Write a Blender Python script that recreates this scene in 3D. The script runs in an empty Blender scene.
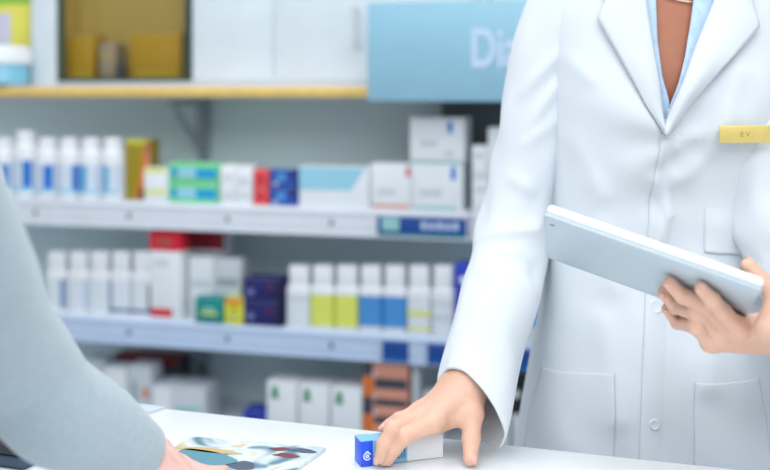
import bpy, bmesh, math, random
import numpy as np
from mathutils import Vector, Matrix, noise

random.seed(4)
SC = bpy.context.scene
COL = SC.collection
F = 1069.4                      # focal length in pixels (50 mm on a 36 mm frame, 770 px wide)
EYE = 1.32                      # camera height
HOR = 90.0                      # pixel row of the horizon

def P(px, py, Y):
    return Vector(((px - 385) / F * Y, Y, EYE - (py - HOR) / F * Y))

# ------------------------------------------------------------------ materials
def lin(c):
    c = c / 255.0
    return c / 12.92 if c <= 0.04045 else ((c + 0.055) / 1.055) ** 2.4

MATS = {}
def mat(name, rgb, rough=0.5, var=0.03, nscale=14.0, bump=0.0, bscale=300.0, metal=0.0, sheen=0.0,
        sss=0.0, trans=0.0, coat=0.0, spec=0.5):
    if name in MATS:
        return MATS[name]
    m = bpy.data.materials.new(name)
    m.use_nodes = True
    nt = m.node_tree
    b = nt.nodes['Principled BSDF']
    col = tuple(lin(v) for v in rgb)
    tc = nt.nodes.new('ShaderNodeTexCoord')
    nz = nt.nodes.new('ShaderNodeTexNoise')
    nz.inputs['Scale'].default_value = nscale
    nz.inputs['Detail'].default_value = 3
    nt.links.new(tc.outputs['Object'], nz.inputs['Vector'])
    rp = nt.nodes.new('ShaderNodeValToRGB')
    rp.color_ramp.elements[0].position = 0.3
    rp.color_ramp.elements[1].position = 0.7
    rp.color_ramp.elements[0].color = tuple(min(1, v * (1 - var)) for v in col) + (1,)
    rp.color_ramp.elements[1].color = tuple(min(1, v * (1 + var)) for v in col) + (1,)
    nt.links.new(nz.outputs['Fac'], rp.inputs['Fac'])
    nt.links.new(rp.outputs['Color'], b.inputs['Base Color'])
    b.inputs['Roughness'].default_value = rough
    b.inputs['Metallic'].default_value = metal
    b.inputs['Specular IOR Level'].default_value = spec
    if sheen:
        b.inputs['Sheen Weight'].default_value = sheen
    if coat:
        b.inputs['Coat Weight'].default_value = coat
    if sss:
        b.inputs['Subsurface Weight'].default_value = sss
        b.inputs['Subsurface Radius'].default_value = (0.012, 0.005, 0.003)
        b.inputs['Subsurface Scale'].default_value = 0.6
    if trans:
        b.inputs['Transmission Weight'].default_value = trans
    if bump:
        n2 = nt.nodes.new('ShaderNodeTexNoise')
        n2.inputs['Scale'].default_value = bscale
        n2.inputs['Detail'].default_value = 2
        nt.links.new(tc.outputs['Object'], n2.inputs['Vector'])
        bp = nt.nodes.new('ShaderNodeBump')
        bp.inputs['Strength'].default_value = bump
        bp.inputs['Distance'].default_value = 0.001
        nt.links.new(n2.outputs['Fac'], bp.inputs['Height'])
        nt.links.new(bp.outputs['Normal'], b.inputs['Normal'])
    MATS[name] = m
    return m

WHITE = mat('white_card', (233, 238, 243), 0.55)
OFFW = mat('pale_grey_card', (205, 213, 221), 0.6)
PLAST = mat('white_plastic', (236, 240, 245), 0.35)
SHELF = mat('shelf_white', (222, 228, 238), 0.45)
RAILB = mat('rail_pale_blue', (196, 214, 240), 0.35)
GREYB = mat('back_panel_grey', (216, 235, 238), 0.7, 0.04, 3)
GREYM = mat('bracket_grey', (158, 172, 180), 0.45)
BLUE = mat('print_blue', (0, 112, 204), 0.5)
DBLUE = mat('print_deep_blue', (12, 70, 150), 0.5)
NAVY = mat('print_navy', (28, 30, 98), 0.5)
CYAN = mat('print_cyan', (20, 160, 214), 0.5)
PCYAN = mat('print_pale_cyan', (152, 208, 230), 0.5)
GREEN = mat('print_mint_green', (120, 214, 150), 0.5)
DGREEN = mat('print_green', (0, 140, 90), 0.5)
TEAL = mat('print_teal', (8, 138, 134), 0.5)
LTEAL = mat('print_pale_teal', (150, 200, 200), 0.5)
YEL = mat('print_yellow', (220, 222, 60), 0.5)
PYEL = mat('print_lime_yellow', (222, 230, 108), 0.5)
OLIVE = mat('print_olive', (160, 140, 20), 0.5)
ORANGE = mat('print_orange', (222, 120, 50), 0.5)
SALMON = mat('print_salmon', (214, 148, 128), 0.5)
RED = mat('print_red', (216, 20, 50), 0.45)
DRED = mat('print_dark_red', (140, 40, 48), 0.5)
BROWN = mat('print_brown', (110, 70, 60), 0.6)
BLACK = mat('black_plastic', (30, 34, 38), 0.4)
CHAR = mat('print_charcoal', (62, 68, 80), 0.5)
SKYB = mat('print_sky_blue', (74, 146, 214), 0.5)

# ------------------------------------------------------------------ object plumbing
def meta(o, label=None, cat=None, group=None, kind=None):
    if label: o['label'] = label
    if cat: o['category'] = cat
    if group: o['group'] = group
    if kind: o['kind'] = kind
    return o

def empty(name, loc, rz=0.0, label=None, cat=None, group=None):
    o = bpy.data.objects.new(name, None)
    o.empty_display_size = 0.05
    COL.objects.link(o)
    o.location = loc
    o.rotation_euler = (0, 0, rz)
    return meta(o, label, cat, group)

class MB:
    """collects geometry for ONE mesh object"""
    def __init__(s):
        s.v = []; s.f = []; s.m = []; s.mats = []
    def mi(s, m):
        if m not in s.mats: s.mats.append(m)
        return s.mats.index(m)
    def add(s, verts, faces, m):
        k = len(s.v); i = s.mi(m)
        s.v.extend([tuple(p) for p in verts])
        for f in faces:
            s.f.append(tuple(int(q) + k for q in f)); s.m.append(i)
    def box(s, x0, x1, y0, y1, z0, z1, m, bev=0.0, M=None, seg=2):
        bm = bmesh.new()
        r = bmesh.ops.create_cube(bm, size=1.0)
        for v in bm.verts:
            v.co = Vector(((x0 + x1) / 2 + v.co.x * (x1 - x0), (y0 + y1) / 2 + v.co.y * (y1 - y0), (z0 + z1) / 2 + v.co.z * (z1 - z0)))
        if bev > 0:
            bev = min(bev, 0.45 * min(x1 - x0, y1 - y0, z1 - z0))
            bmesh.ops.bevel(bm, geom=bm.edges[:], offset=bev, segments=seg, affect='EDGES', profile=0.5)
        if M is not None: bm.transform(M)
        bm.verts.index_update()
        s.add([v.co for v in bm.verts], [[v.index for v in f.verts] for f in bm.faces], m)
        bm.free()
    def tube(s, p0, p1, r0, r1, m, seg=16):
        p0 = Vector(p0); p1 = Vector(p1); d = (p1 - p0).normalized()
        a = d.orthogonal().normalized(); b = d.cross(a)
        vs = []
        for p, r in ((p0, r0), (p1, r1)):
            for i in range(seg):
                t = 2 * math.pi * i / seg
                vs.append(p + (a * math.cos(t) + b * math.sin(t)) * r)
        fs = [(i, (i + 1) % seg, seg + (i + 1) % seg, seg + i) for i in range(seg)]
        fs += [tuple(range(seg))[::-1], tuple(range(seg, 2 * seg))]
        s.add(vs, fs, m)
    def lathe(s, prof, m, n=2.0, dep=1.0, seg=28, a0=0.0, a1=2 * math.pi, cy=0.0, cap=True):
        """profile [(r,z)] about z; superellipse exponent n; optional partial arc"""
        full = abs(a1 - a0 - 2 * math.pi) < 1e-6
        k = seg if full else seg + 1
        vs = []; fs = []
        for r, z in prof:
            for i in range(k):
                t = a0 + (a1 - a0) * i / seg
                c, q = math.cos(t), math.sin(t)
                vs.append((r * math.copysign(abs(c) ** (2 / n), c), cy + dep * r * math.copysign(abs(q) ** (2 / n), q), z))
        for j in range(len(prof) - 1):
            for i in range(seg):
                i2 = (i + 1) % k if full else i + 1
                fs.append((j * k + i, j * k + i2, (j + 1) * k + i2, (j + 1) * k + i))
        if full and cap:
            fs.append(tuple(range(k))[::-1]); fs.append(tuple(range((len(prof) - 1) * k, len(prof) * k)))
        s.add(vs, fs, m)
    def build(s, name, parent=None, origin=None, rz=0.0, smooth=False, autosm=True):
        me = bpy.data.meshes.new(name)
        v = s.v
        if origin is not None and parent is not None:
            o = Vector(origin); v = [tuple(Vector(p) - o) for p in v]
        me.from_pydata(v, [], s.f)
        for m in s.mats: me.materials.append(m)
        me.polygons.foreach_set('material_index', s.m)
        me.update()
        bm = bmesh.new(); bm.from_mesh(me)
        if smooth:
            for f in bm.faces: f.smooth = True
        elif autosm:
            for f in bm.faces: f.smooth = True
            for e in bm.edges:
                if len(e.link_faces) == 2 and e.calc_face_angle(0) > 0.7: e.smooth = False
        bm.to_mesh(me); bm.free()
        ob = bpy.data.objects.new(name, me)
        COL.objects.link(ob)
        if parent is not None: ob.parent = parent
        elif origin is not None:
            ob.location = origin; ob.rotation_euler = (0, 0, rz)
        return ob

# ------------------------------------------------------------------ implicit surfaces (for bodies and hands)
def seg_sd(Q, a, b, r0, r1):
    a = np.array(a, float); b = np.array(b, float); ab = b - a
    t = np.clip(((Q - a) @ ab) / max(ab @ ab, 1e-12), 0, 1)
    d = Q - a - t[:, None] * ab
    return np.sqrt((d * d).sum(1)) - (r0 + (r1 - r0) * t)
def ell_sd(Q, c, r):
    r = np.array(r, float)
    q = (Q - np.array(c, float)) / r
    k = np.sqrt((q * q).sum(1))
    return (k - 1) * r.min()
def smin(a, b, k):
    h = np.clip(0.5 + 0.5 * (b - a) / k, 0, 1)
    return b * (1 - h) + a * h - k * h * (1 - h)

def surface_nets(fn, lo, hi, h):
    lo = np.array(lo, float); hi = np.array(hi, float)
    n = np.ceil((hi - lo) / h).astype(int) + 1
    ax = [lo[i] + h * np.arange(n[i]) for i in range(3)]
    V = np.empty(n, np.float32)
    yz = np.stack(np.meshgrid(ax[1], ax[2], indexing='ij'), -1).reshape(-1, 2)
    step = max(1, 400000 // len(yz))
    for i in range(0, n[0], step):
        xs = ax[0][i:i + step]
        Q = np.empty((len(xs), len(yz), 3)); Q[:, :, 0] = xs[:, None]; Q[:, :, 1:] = yz[None]
        V[i:i + len(xs)] = fn(Q.reshape(-1, 3)).reshape(len(xs), n[1], n[2])
    ins = V < 0
    c = n - 1
    cnt = np.zeros(c, int)
    offs = [(i, j, k) for i in (0, 1) for j in (0, 1) for k in (0, 1)]
    sl = lambda A, o: A[o[0]:o[0] + c[0], o[1]:o[1] + c[1], o[2]:o[2] + c[2]]
    for o in offs: cnt += sl(ins, o)
    act = (cnt > 0) & (cnt < 8)
    idx = -np.ones(c, int); idx[act] = np.arange(act.sum())
    cells = np.argwhere(act)
    acc = np.zeros((len(cells), 3)); num = np.zeros(len(cells))
    for o in offs:
        for a in range(3):
            if o[a]: continue
            o2 = list(o); o2[a] = 1
            v0 = V[tuple((cells + o).T)]; v1 = V[tuple((cells + o2).T)]
            ch = (v0 < 0) != (v1 < 0)
            t = np.where(ch, v0 / np.where(ch, v0 - v1, 1), 0)
            p = np.array(o, float)[None].repeat(len(cells), 0); p[:, a] += t
            acc += p * ch[:, None]; num += ch
    verts = lo + h * (cells + acc / num[:, None])
    faces = []
    for a in range(3):
        b, d = (a + 1) % 3, (a + 2) % 3
        s0 = [slice(None)] * 3; s1 = [slice(None)] * 3
        s0[a] = slice(0, n[a] - 1); s1[a] = slice(1, n[a])
        i0 = ins[tuple(s0)]; i1 = ins[tuple(s1)]
        E = np.argwhere(i0 != i1)
        E = E[(E[:, b] > 0) & (E[:, d] > 0) & (E[:, b] < c[b]) & (E[:, d] < c[d])]
        fl = i0[tuple(E.T)]
        def cell(db, dd):
            q = E.copy(); q[:, b] += db; q[:, d] += dd
            return idx[tuple(q.T)]
        q = np.stack([cell(-1, -1), cell(0, -1), cell(0, 0), cell(-1, 0)], 1)
        q[~fl] = q[~fl][:, ::-1]
        faces.append(q)
    return verts, np.concatenate(faces)

def hand_parts(fore, wrist, wside, mcps, fingers, fr, thumb, tr, palm_r=(0.0135, 0.0105)):
    """returns sdf of a whole hand: wrist, palm, four separate fingers, thumb"""
    fore = np.array(fore); wrist = np.array(wrist); ws = np.array(wside)
    def fn(Q):
        pl = None
        for i, m in enumerate(mcps):
            w0 = wrist + ws * (1.5 - i) * 0.42
            d = seg_sd(Q, w0, m, palm_r[0], palm_r[1])
            pl = d if pl is None else smin(pl, d, 0.012)
        for sg in (-1, 1):
            pl = smin(pl, seg_sd(Q, fore + ws * sg * 0.75, wrist + ws * sg * 0.55, 0.021, 0.0172), 0.02)
        tb = None
        for i in range(len(thumb) - 1):
            d = seg_sd(Q, thumb[i], thumb[i + 1], tr[i], tr[i + 1])
            tb = d if tb is None else smin(tb, d, 0.005)
        out = smin(pl, tb, 0.018)
        base = pl
        for j, fg in enumerate(fingers):
            g = None
            for i in range(len(fg) - 1):
                k = fr[j]
                d = seg_sd(Q, fg[i], fg[i + 1], k[i], k[i + 1])
                g = d if g is None else smin(g, d, 0.004)
            out = np.minimum(out, smin(base, g, 0.011))
        return out
    return fn

def nail(mb, tip, prev, up, r, m, scale=1.0):
    tip = Vector(tip); ax = (tip - Vector(prev)).normalized(); up = Vector(up)
    up = (up - ax * up.dot(ax)).normalized(); sd = ax.cross(up)
    bm = bmesh.new(); bmesh.ops.create_uvsphere(bm, u_segments=16, v_segments=10, radius=1)
    c = tip + up * r * 0.80 + ax * 0.001
    vs = []
    for v in bm.verts:
        q = v.co
        vs.append(c + ax * q.x * 0.0062 * scale + sd * q.y * r * 0.66 + up * (q.z * 0.0022 - 0.0016 * q.y * q.y))
    mb.add(vs, [[v.index for v in f.verts] for f in bm.faces], m); bm.free()

# ------------------------------------------------------------------ shelf wall frame
SO = Vector((-0.222, 2.5, 0)); STH = math.radians(-15.4)
EX = Vector((math.cos(STH), math.sin(STH), 0)); EY = Vector((-math.sin(STH), math.cos(STH), 0))
def U(px, w=0.0):
    k = (px - 385) / F
    return (k * (SO.y + w * EY.y) - SO.x - w * EY.x) / (EX.x - k * EX.y)
def SP(u, w, z):
    q = SO + EX * u + EY * w
    return Vector((q.x, q.y, z))
def zof(py, u, w):
    return EYE - (py - HOR) / F * SP(u, w, 0).y

# ------------------------------------------------------------------ room
def structure(name, mb, **k):
    o = mb.build(name, **k); o['kind'] = 'structure'; return o
FLOOR = mat('floor_vinyl', (206, 212, 216), 0.4, 0.05, 2.5)
WALLM = mat('wall_paint', (150, 166, 174), 0.8, 0.02, 2)
b = MB(); b.box(-4.5, 4.5, -2.5, 5.0, -0.06, 0, FLOOR); structure('floor', b)
b = MB(); b.box(U(-900), 3.2, 0.30, 0.40, 0, 2.9, WALLM); structure('wall_back', b, origin=SO, rz=STH)

# ------------------------------------------------------------------ shelving
ZT = 1.330; ZM = 1.046; ZL = 0.762; ZB = 0.500
WOODE = mat('yellow_beech_edge', (226, 192, 104), 0.45, 0.08, 30)
WOODP = mat('pale_ledge', (226, 214, 208), 0.5)
uL, uR, uE = U(-170), U(469), U(1000)

def shelving(name, ua, ub, label, ups, wood):
    r = empty(name, SP(ua, 0, 0), STH, label, 'shelving', 'wall shelving bays')
    W = ub - ua
    b = MB(); b.box(0, W, 0.27, 0.285, 0.0, 2.2, GREYB, 0.002); b.build('back_panel', r)
    b = MB(); b.box(0, W, 0.03, 0.2695, 0.0, 0.09, SHELF, 0.003); b.build('plinth', r)
    for z, kind in ((ZT, 't'), (ZM, 'm'), (ZL, 'l'), (ZB, 'b')):
        b = MB()
        if kind == 't':
            b.box(0, W, 0.012, 0.2695, z - 0.030, z, WOODP, 0.001)
            s = b.build('shelf', r)
            b = MB(); b.box(0, W, 0, 0.0118, z - 0.026, z - 0.004, WOODE if wood else SHELF, 0.002); b.build('edge_strip', s)
        else:
            b.box(0, W, 0.010, 0.2695, z - 0.022, z, SHELF, 0.001)
            s = b.build('shelf', r)
            b = MB()
            rm = SHELF if kind == 'm' else RAILB
            b.box(0, W, 0, 0.0098, z - 0.064, z - 0.001, rm, 0.003)
            b.box(0, W, -0.004, 0.0, z - 0.063, z - 0.057, rm, 0.0015)
            b.box(0, W, -0.004, 0.0, z - 0.012, z - 0.006, rm, 0.0015)
            for q in range(int(W / 0.26)):
                b.box(0.10 + q * 0.26, 0.108 + q * 0.26, -0.003, 0.0, z - 0.038, z - 0.027, CHAR, 0.001)
            b.build('price_rail', s)
            b = MB(); n = 0
    for u in ups:
        x = u - ua
        b = MB(); b.box(x - 0.014, x + 0.014, 0.250, 0.2695, 0.09, 2.15, GREYM, 0.002)
        for q in range(40): b.box(x - 0.004, x + 0.004, 0.2485, 0.250, 0.12 + q * 0.05, 0.14 + q * 0.05, BLACK)
        b.build('upright', r)
        for z in (ZT - 0.0305, ZM - 0.0225, ZL - 0.0225, ZB - 0.0225):
            b = MB()
            y0, y1, hh = 0.03, 0.250, (0.05 if abs(z - ZM) < .03 else 0.150)
            out_ = [(y0, z), (y1, z), (y1, z - hh)]
            t_ = 0.05 if hh < .1 else 0.014
            cyy, czz = (y0 + 2 * y1) / 3, z - hh / 3
            q_ = .62 if hh > .1 else .35
            inn = [(cyy + (a - cyy) * q_, czz + (c - czz) * q_) for a, c in out_]
            vs = []
            for xx in (x - 0.007, x + 0.007):
                vs += [(xx,) + p for p in out_] + [(xx,) + p for p in inn]
            fs = []
            for i_ in range(3):
                k_ = (i_ + 1) % 3
                fs += [(i_, k_, 3 + k_, 3 + i_)[::-1], (6 + i_, 6 + k_, 9 + k_, 9 + i_), (i_, k_, 6 + k_, 6 + i_), (3 + i_, 3 + k_, 9 + k_, 9 + i_)[::-1]]
            b.add(vs, fs, GREYM); b.build('bracket', r)
    return r
bay = shelving('shelving_bay', uL, uR, 'white wall shelving bay with grey back, yellow edged top board', [U(203, .25), U(-120, .25)], True)
bay2 = shelving('shelving_bay', uR + 0.004, uE, 'white wall shelving bay mostly hidden behind the woman in the coat', [U(610, .25), U(800, .25)], True)
def rail_label(parent_bay, ua, px0, px1, zc, h, kind):
    u0, u1 = U(px0), U(px1)
    sh = [c for c in parent_bay.children if c.name.startswith('shelf')]
    z = ZM if kind == 'm' else ZL
    tgt = [s for s in sh if any(abs(v.co.z - z) < 0.002 for v in s.data.vertices)][0]
    b = MB(); x0, x1 = u0 - ua, u1 - ua
    z0, z1 = zc - h / 2, zc + h / 2
    b.box(x0, x1, -0.0062, -0.0042, z0, z1, DBLUE, 0.0005)
    if kind == 'm':
        w = x1 - x0
        b.box(x0 + 0.05 * w, x0 + 0.25 * w, -0.0068, -0.0061, z0 + 0.26 * h, z1 - 0.02 * h, LTEAL)
        for i in range(5):
            q = x0 + w * (0.50 + 0.088 * i)
            b.box(q, q + 0.058 * w, -0.0068, -0.0061, z0 + 0.38 * h, z0 + (0.72 if i % 2 else 0.80) * h, RAILB)
        b.box(x0, x1, -0.0067, -0.0061, z0, z0 + 0.12 * h, TEAL)
    else:
        b.box(x0 + 0.1 * (x1 - x0), x1 - 0.1 * (x1 - x0), -0.0066, -0.0061, z0 + 0.1 * h, z0 + 0.2 * h, BLUE)
    o = b.build('shelf_label', tgt); o['label'] = 'blue shelf label'
rail_label(bay, uL, 378, 467, ZM - 0.035, 0.042, 'm')
rail_label(bay, uL, 383, 409, ZL - 0.036, 0.045, 'l')
rail_label(bay, uL, 428, 447, ZL - 0.036, 0.045, 'l')
rail_label(bay2, uR + 0.004, 515, 545, ZL - 0.036, 0.05, 'l')

# ------------------------------------------------------------------ stock: cartons and bottles
def carton(name, label, cat, px0, px1, ytop, z0, D, m, decor=(), w=0.02, group=None, rz=0.0, ybot=None):
    u0, u1 = U(px0, w), U(px1, w); W = u1 - u0; uc = (u0 + u1) / 2
    H = zof(ytop, uc, w) - z0
    b = MB()
    b.box(-W / 2, W / 2, 0, D, 0, H, m, 0.0012)
    for d in decor:
        face, a0, a1, c0, c1, mm = d
        e = 0.0006
        if face == 'f':
            if mm == 'LOGO': pass
            b.box(-W / 2 + a0 * W, -W / 2 + a1 * W, -e, 0.0005, c0 * H, c1 * H, mm)
        elif face == 'r':
            b.box(W / 2 - 0.0005, W / 2 + e, a0 * D, a1 * D, c0 * H, c1 * H, mm)
        elif face == 'l':
            b.box(-W / 2 - e, -W / 2 + 0.0005, a0 * D, a1 * D, c0 * H, c1 * H, mm)
        elif face == 't':
            b.box(-W / 2 + a0 * W, -W / 2 + a1 * W, c0 * D, c1 * D, H - 0.0005, H + e, mm)
        elif face == 'para':     # slanted panel on the front
            vs = [(-W / 2 + a0 * W, -e, c0 * H), (-W / 2 + (a1 - 0.22) * W, -e, c0 * H), (-W / 2 + a1 * W, -e, c1 * H), (-W / 2 + a0 * W, -e, c1 * H)]
            b.add(vs, [(0, 1, 2, 3)], mm)
        elif face == 'diag':
            vs = [(-W / 2 + a0 * W, -e, c0 * H), (-W / 2 + a1 * W, -e, c0 * H), (-W / 2 + (a1 + 0.4) * W, -e, c1 * H), (-W / 2 + (a0 + 0.4) * W, -e, c1 * H)]
            b.add(vs, [(0, 1, 2, 3)], mm)
        elif face == 'dot':      # small disc
            k = 16; rr = c1
            vs = [(-W / 2 + a0 * W + rr * math.cos(2 * math.pi * i / k), -e, a1 * H + rr * math.sin(2 * math.pi * i / k)) for i in range(k)]
            b.add(vs, [tuple(range(k))], mm)
    # tuck flap line at the top front edge
    b.box(-W / 2 + 0.004, W / 2 - 0.004, 0.0015, 0.0022, H - 0.0002, H + 0.0004, OFFW)
    o = b.build(name, origin=SP(uc, w, z0 + .0007), rz=STH + rz)
    meta(o, label, cat, group)
    return z0 + H + .0013

def bottle(label, px0, px1, ytop, z0, shape, lab, group, w=0.012):
    u0, u1 = U(px0, w), U(px1, w); R = (u1 - u0) / 2; uc = (u0 + u1) / 2
    w2 = w + R
    H = zof(ytop, uc, w2) - z0
    r = empty('medicine_bottle', SP(uc, w2, z0 + .0007), STH, label, 'bottle', group)
    if shape == 'round':
        b = MB(); b.lathe([(R * .8, 0), (R * .97, .004), (R * .97, H * .70), (R * .94, H * .76), (R * .82, H * .82), (R * .66, H * .85)], PLAST); b.build('body', r)
        b = MB(); b.lathe([(R * .70, H * .84), (R * .72, H * .855), (R * .72, H * .97), (R * .64, H)], PLAST)
        for i in range(24):
            t = 2 * math.pi * i / 24
            b.tube((R * .72 * math.cos(t), R * .72 * math.sin(t), H * .86), (R * .72 * math.cos(t), R * .72 * math.sin(t), H * .96), R * .03, R * .03, PLAST, 5)
        b.build('cap', r)
        b = MB(); ex = 2.0; lz0, lz1 = 0.09 * H, 0.57 * H; RR = R * .978; dep = 1.0
    else:
        b = MB(); b.lathe([(R * .9, 0), (R * .96, .003), (R * .96, H * .62), (R * .93, H * .655), (R * .80, H * .69)], PLAST, n=5, dep=.8, seg=40); b.build('body', r)
        b = MB(); b.lathe([(R * .78, H * .685), (R * .80, H * .70), (R * .80, H * .975), (R * .74, H)], PLAST, n=5, dep=.8, seg=40); b.build('cap', r)
        b = MB(); ex = 5.0; lz0, lz1 = 0.05 * H, 0.55 * H; RR = R * .968; dep = .8
    for (t0, t1, f0, f1, m) in lab:      # angles in degrees, -90 = facing front
        b.lathe([(RR, lz0 + f0 * (lz1 - lz0)), (RR, lz0 + f1 * (lz1 - lz0))], m, n=ex, dep=dep, seg=24, a0=math.radians(t0), a1=math.radians(t1), cap=False)
        RR += 0.0003
    lb = b.build('label', r)
    return r

# middle shelf, left: round white bottles
gm = 'white bottles on the middle shelf'
names = ['sixth', 'fifth', 'fourth', 'third', 'second']
offs = [(-75, -40), (-75, -35), (-80, -38), (-50, -18), (-120, -85), (-110, -85)]
for i, c in enumerate((-3, 19, 41, 63, 85, 107)):
    lab = [(-175, -5, 0, 1, mat('label_pale_blue', (208, 222, 238), .5)), (offs[i][0], offs[i][1], .05, .98, BLUE if i < 4 else CYAN), (-130, -35, 0.02, .14, PCYAN)]
    if i == 5: t = 'white round bottle with a narrow cyan label mark, nearest the olive carton'
    elif i == 0: t = 'white round bottle at far left of the middle shelf, cut by the grey sleeve'
    else: t = f'white round bottle with blue label, {names[i]} to the left of the olive carton'
    bottle(t, c - 11.3, c + 11.3, 131 if i == 1 else 138, ZM, 'round', lab, gm)

carton('medicine_carton', 'tall olive carton with an orange slanted stripe beside the white bottles', 'carton', 125.5, 150, 140, ZM, 0.05, OLIVE,
       [('diag', .42, .66, .02, .98, ORANGE), ('f', .84, 1.0, .02, .98, SALMON), ('f', .55, .8, 0.0, .2, BROWN), ('f', 0.02, .98, .93, 1.0, YEL)], w=0.05)
carton('medicine_carton', 'small white carton with pale yellow bands in front of the olive carton', 'carton', 144, 167, 168, ZM, 0.03, WHITE,
       [('f', .04, .96, .86, .98, PYEL), ('f', .04, .96, .24, .36, PYEL)], w=0.012)
zz = ZM
gg = 'mint green and cyan cartons on the middle shelf'
for i, yt in enumerate((183.5, 163)):
    zz = carton('medicine_carton', f'mint green carton with cyan corner prints, {"lower" if i == 0 else "upper"} of the two stacked', 'carton', 169, 218, yt, zz, 0.06, GREEN,
           [('f', .05, .16, .25, .75, CYAN), ('f', .18, .55, .25, .75, PCYAN), ('f', .55, .97, .22, .72, CYAN)], group=gg)
carton('medicine_carton', 'plain white carton standing right of the mint green cartons', 'carton', 220, 235, 165, ZM, .07, WHITE, [('f', .1, .9, .1, .3, OFFW), ('f', .2, .8, .6, .75, OFFW)])
carton('medicine_carton', 'plain white carton standing left of the small red cartons', 'carton', 236, 252, 166, ZM, .07, WHITE, [('f', .1, .9, .15, .3, OFFW), ('f', .2, .8, .5, .7, OFFW)])
zz = ZM
for i, yt in enumerate((188.5, 170)):
    zz = carton('medicine_carton', f'small bright red carton, {"lower" if i == 0 else "upper"} of the stacked pair', 'carton', 254, 268, yt, zz, .05, mat('print_light_red', (232, 92, 92), .5),
           [('f', .2, .8, .2, .8, RED), ('f', .35, .65, .4, .6, SALMON)], group='small red cartons')
zz = ZM
for i, yt in enumerate((188, 169)):
    zz = carton('medicine_carton', f'small blue carton beside the red pair, {"lower" if i == 0 else "upper"} of two', 'carton', 270, 296, yt, zz, .05, mat('print_royal_blue', (40, 80, 170), .5),
           [('f', .25, .6, .3, .75, SKYB), ('f', .75, .95, .5, .9, NAVY), ('f', .1, .3, .1, .25, OFFW)] + ([('t', 0, 1, 0, 1, LTEAL)] if i else []), group='small blue cartons')
carton('medicine_carton', 'wide white carton with a large pale cyan slanted panel', 'carton', 299, 369, 167, ZM, .10, WHITE, [('para', .01, .96, .42, .98, PCYAN)])
carton('medicine_carton', 'white carton with red corner mark and salmon band at bottom', 'carton', 371, 411, 164, ZM, .09, WHITE,
       [('f', .88, .97, .72, .94, RED), ('f', .03, .97, .02, .10, SALMON), ('f', .15, .6, .3, .45, OFFW)])
zt = carton('medicine_carton', 'white carton with blue mark and pale teal band, under another carton', 'carton', 412, 462, 164, ZM, .09, WHITE,
       [('f', .78, .88, .66, .94, BLUE), ('f', .03, .9, .02, .09, LTEAL), ('f', .15, .6, .3, .45, OFFW)])
carton('medicine_carton', 'white carton with blue mark lying on top of another white carton', 'carton', 410, 464, 118, zt + .0006, .09, WHITE,
       [('f', .70, .79, .66, .92, BLUE), ('f', .02, .98, .0, .05, LTEAL), ('f', .2, .5, .35, .5, OFFW), ('f', .65, .8, .12, .28, OFFW)])
zz = ZM
for i, yt in enumerate((180, 146)):
    zz = carton('medicine_carton', f'plain white carton just left of the white sleeve, {"lower" if i == 0 else "upper"} of two', 'carton', 472, 487, yt, zz, .06, WHITE, [('f', .1, .9, .08, .18, OFFW), ('f', .2, .8, .6, .8, OFFW)], group='white cartons beside the sleeve')
carton('medicine_carton', 'tall white carton half hidden behind the white sleeve', 'carton', 488, 515, 128, ZM, .06, WHITE, [('f', .1, .9, .08, .18, OFFW)])

carton('recess_shade_block', 'dark slate grey block added for the dark recess under the light blue sign', 'carton', 441, 512, 100, ZM, .06, mat('recess_shade', (84, 98, 104), .7), [('f', .1, .9, .1, .2, CHAR)], w=.175)  # added block, darkness of the recess under the sign put into its colour
# lower shelf, left: slim white bottles with blue marks
gl = 'slim white bottles on the lower shelf'
nm = ['fifth', 'fourth', 'third', 'second', '']
for i, c in enumerate((53, 75, 96, 117.5, 139)):
    pw = mat('label_white', (222, 230, 238), .5)
    lab = [(-170, -10, 0, 1, pw)]
    if i == 0: lab += [(-75, -40, .05, 1, mat('print_mid_blue', (66, 112, 176), .5))]
    if i == 1: lab += [(-60, -50, .05, 1, SKYB)]
    if i == 3: lab += [(-150, -115, .05, .95, mat('print_mid_blue', (66, 112, 176), .5)), (-150, -25, .02, .12, DBLUE)]
    if i == 4: lab += [(-150, -25, .02, .12, DBLUE), (-65, -35, .1, .9, CHAR)]
    t = 'slim white bottle with blue edged label beside the red topped carton' if i == 4 else f'slim white bottle on the lower shelf, {nm[i]} to the left of the red topped carton'
    bottle(t, c - 10.5, c + 10.5, 251, ZL, 'square', lab, gl)
carton('medicine_carton', 'large white carton with bright red top band and red foot stripe', 'carton', 150, 181, 232, ZL, .05, WHITE,
       [('f', 0, 1, .78, 1, RED), ('r', 0, 1, .78, 1, RED), ('t', 0, 1, 0, 1, RED), ('f', 0.02, .72, 0.03, .12, RED), ('f', .2, .7, .84, .92, SALMON), ('f', .15, .6, .6, .68, OFFW)], w=.012)
carton('medicine_carton', 'white carton with shade-darkened red top band behind the bright red one', 'carton', 182, 224, 232, ZL, .06, WHITE,
       [('f', 0, 1, .78, 1, mat('print_red_shaded', (168, 30, 46), .5)), ('t', 0, 1, 0, 1, DRED), ('f', .55, .62, .8, 1, DRED)], w=.12)  # same red as the bright carton, shade put into the darker reds
carton('medicine_carton', 'plain white carton in front of the shaded red topped one', 'carton', 189, 213, 257, ZL, .05, WHITE, [('f', .1, .9, .5, .62, OFFW)], w=.045)
carton('medicine_carton', 'pale grey carton behind the small yellow carton', 'carton', 214, 241, 259, ZL, .05, OFFW, [('f', .1, .9, .55, .68, GREYM)], w=.045)
carton('medicine_carton', 'small teal carton standing at the front of the lower shelf', 'carton', 195, 223, 298, ZL, .04, TEAL, [('f', .2, .8, .32, .42, PYEL), ('f', .3, .7, .48, .6, LTEAL)], w=.004)
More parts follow.
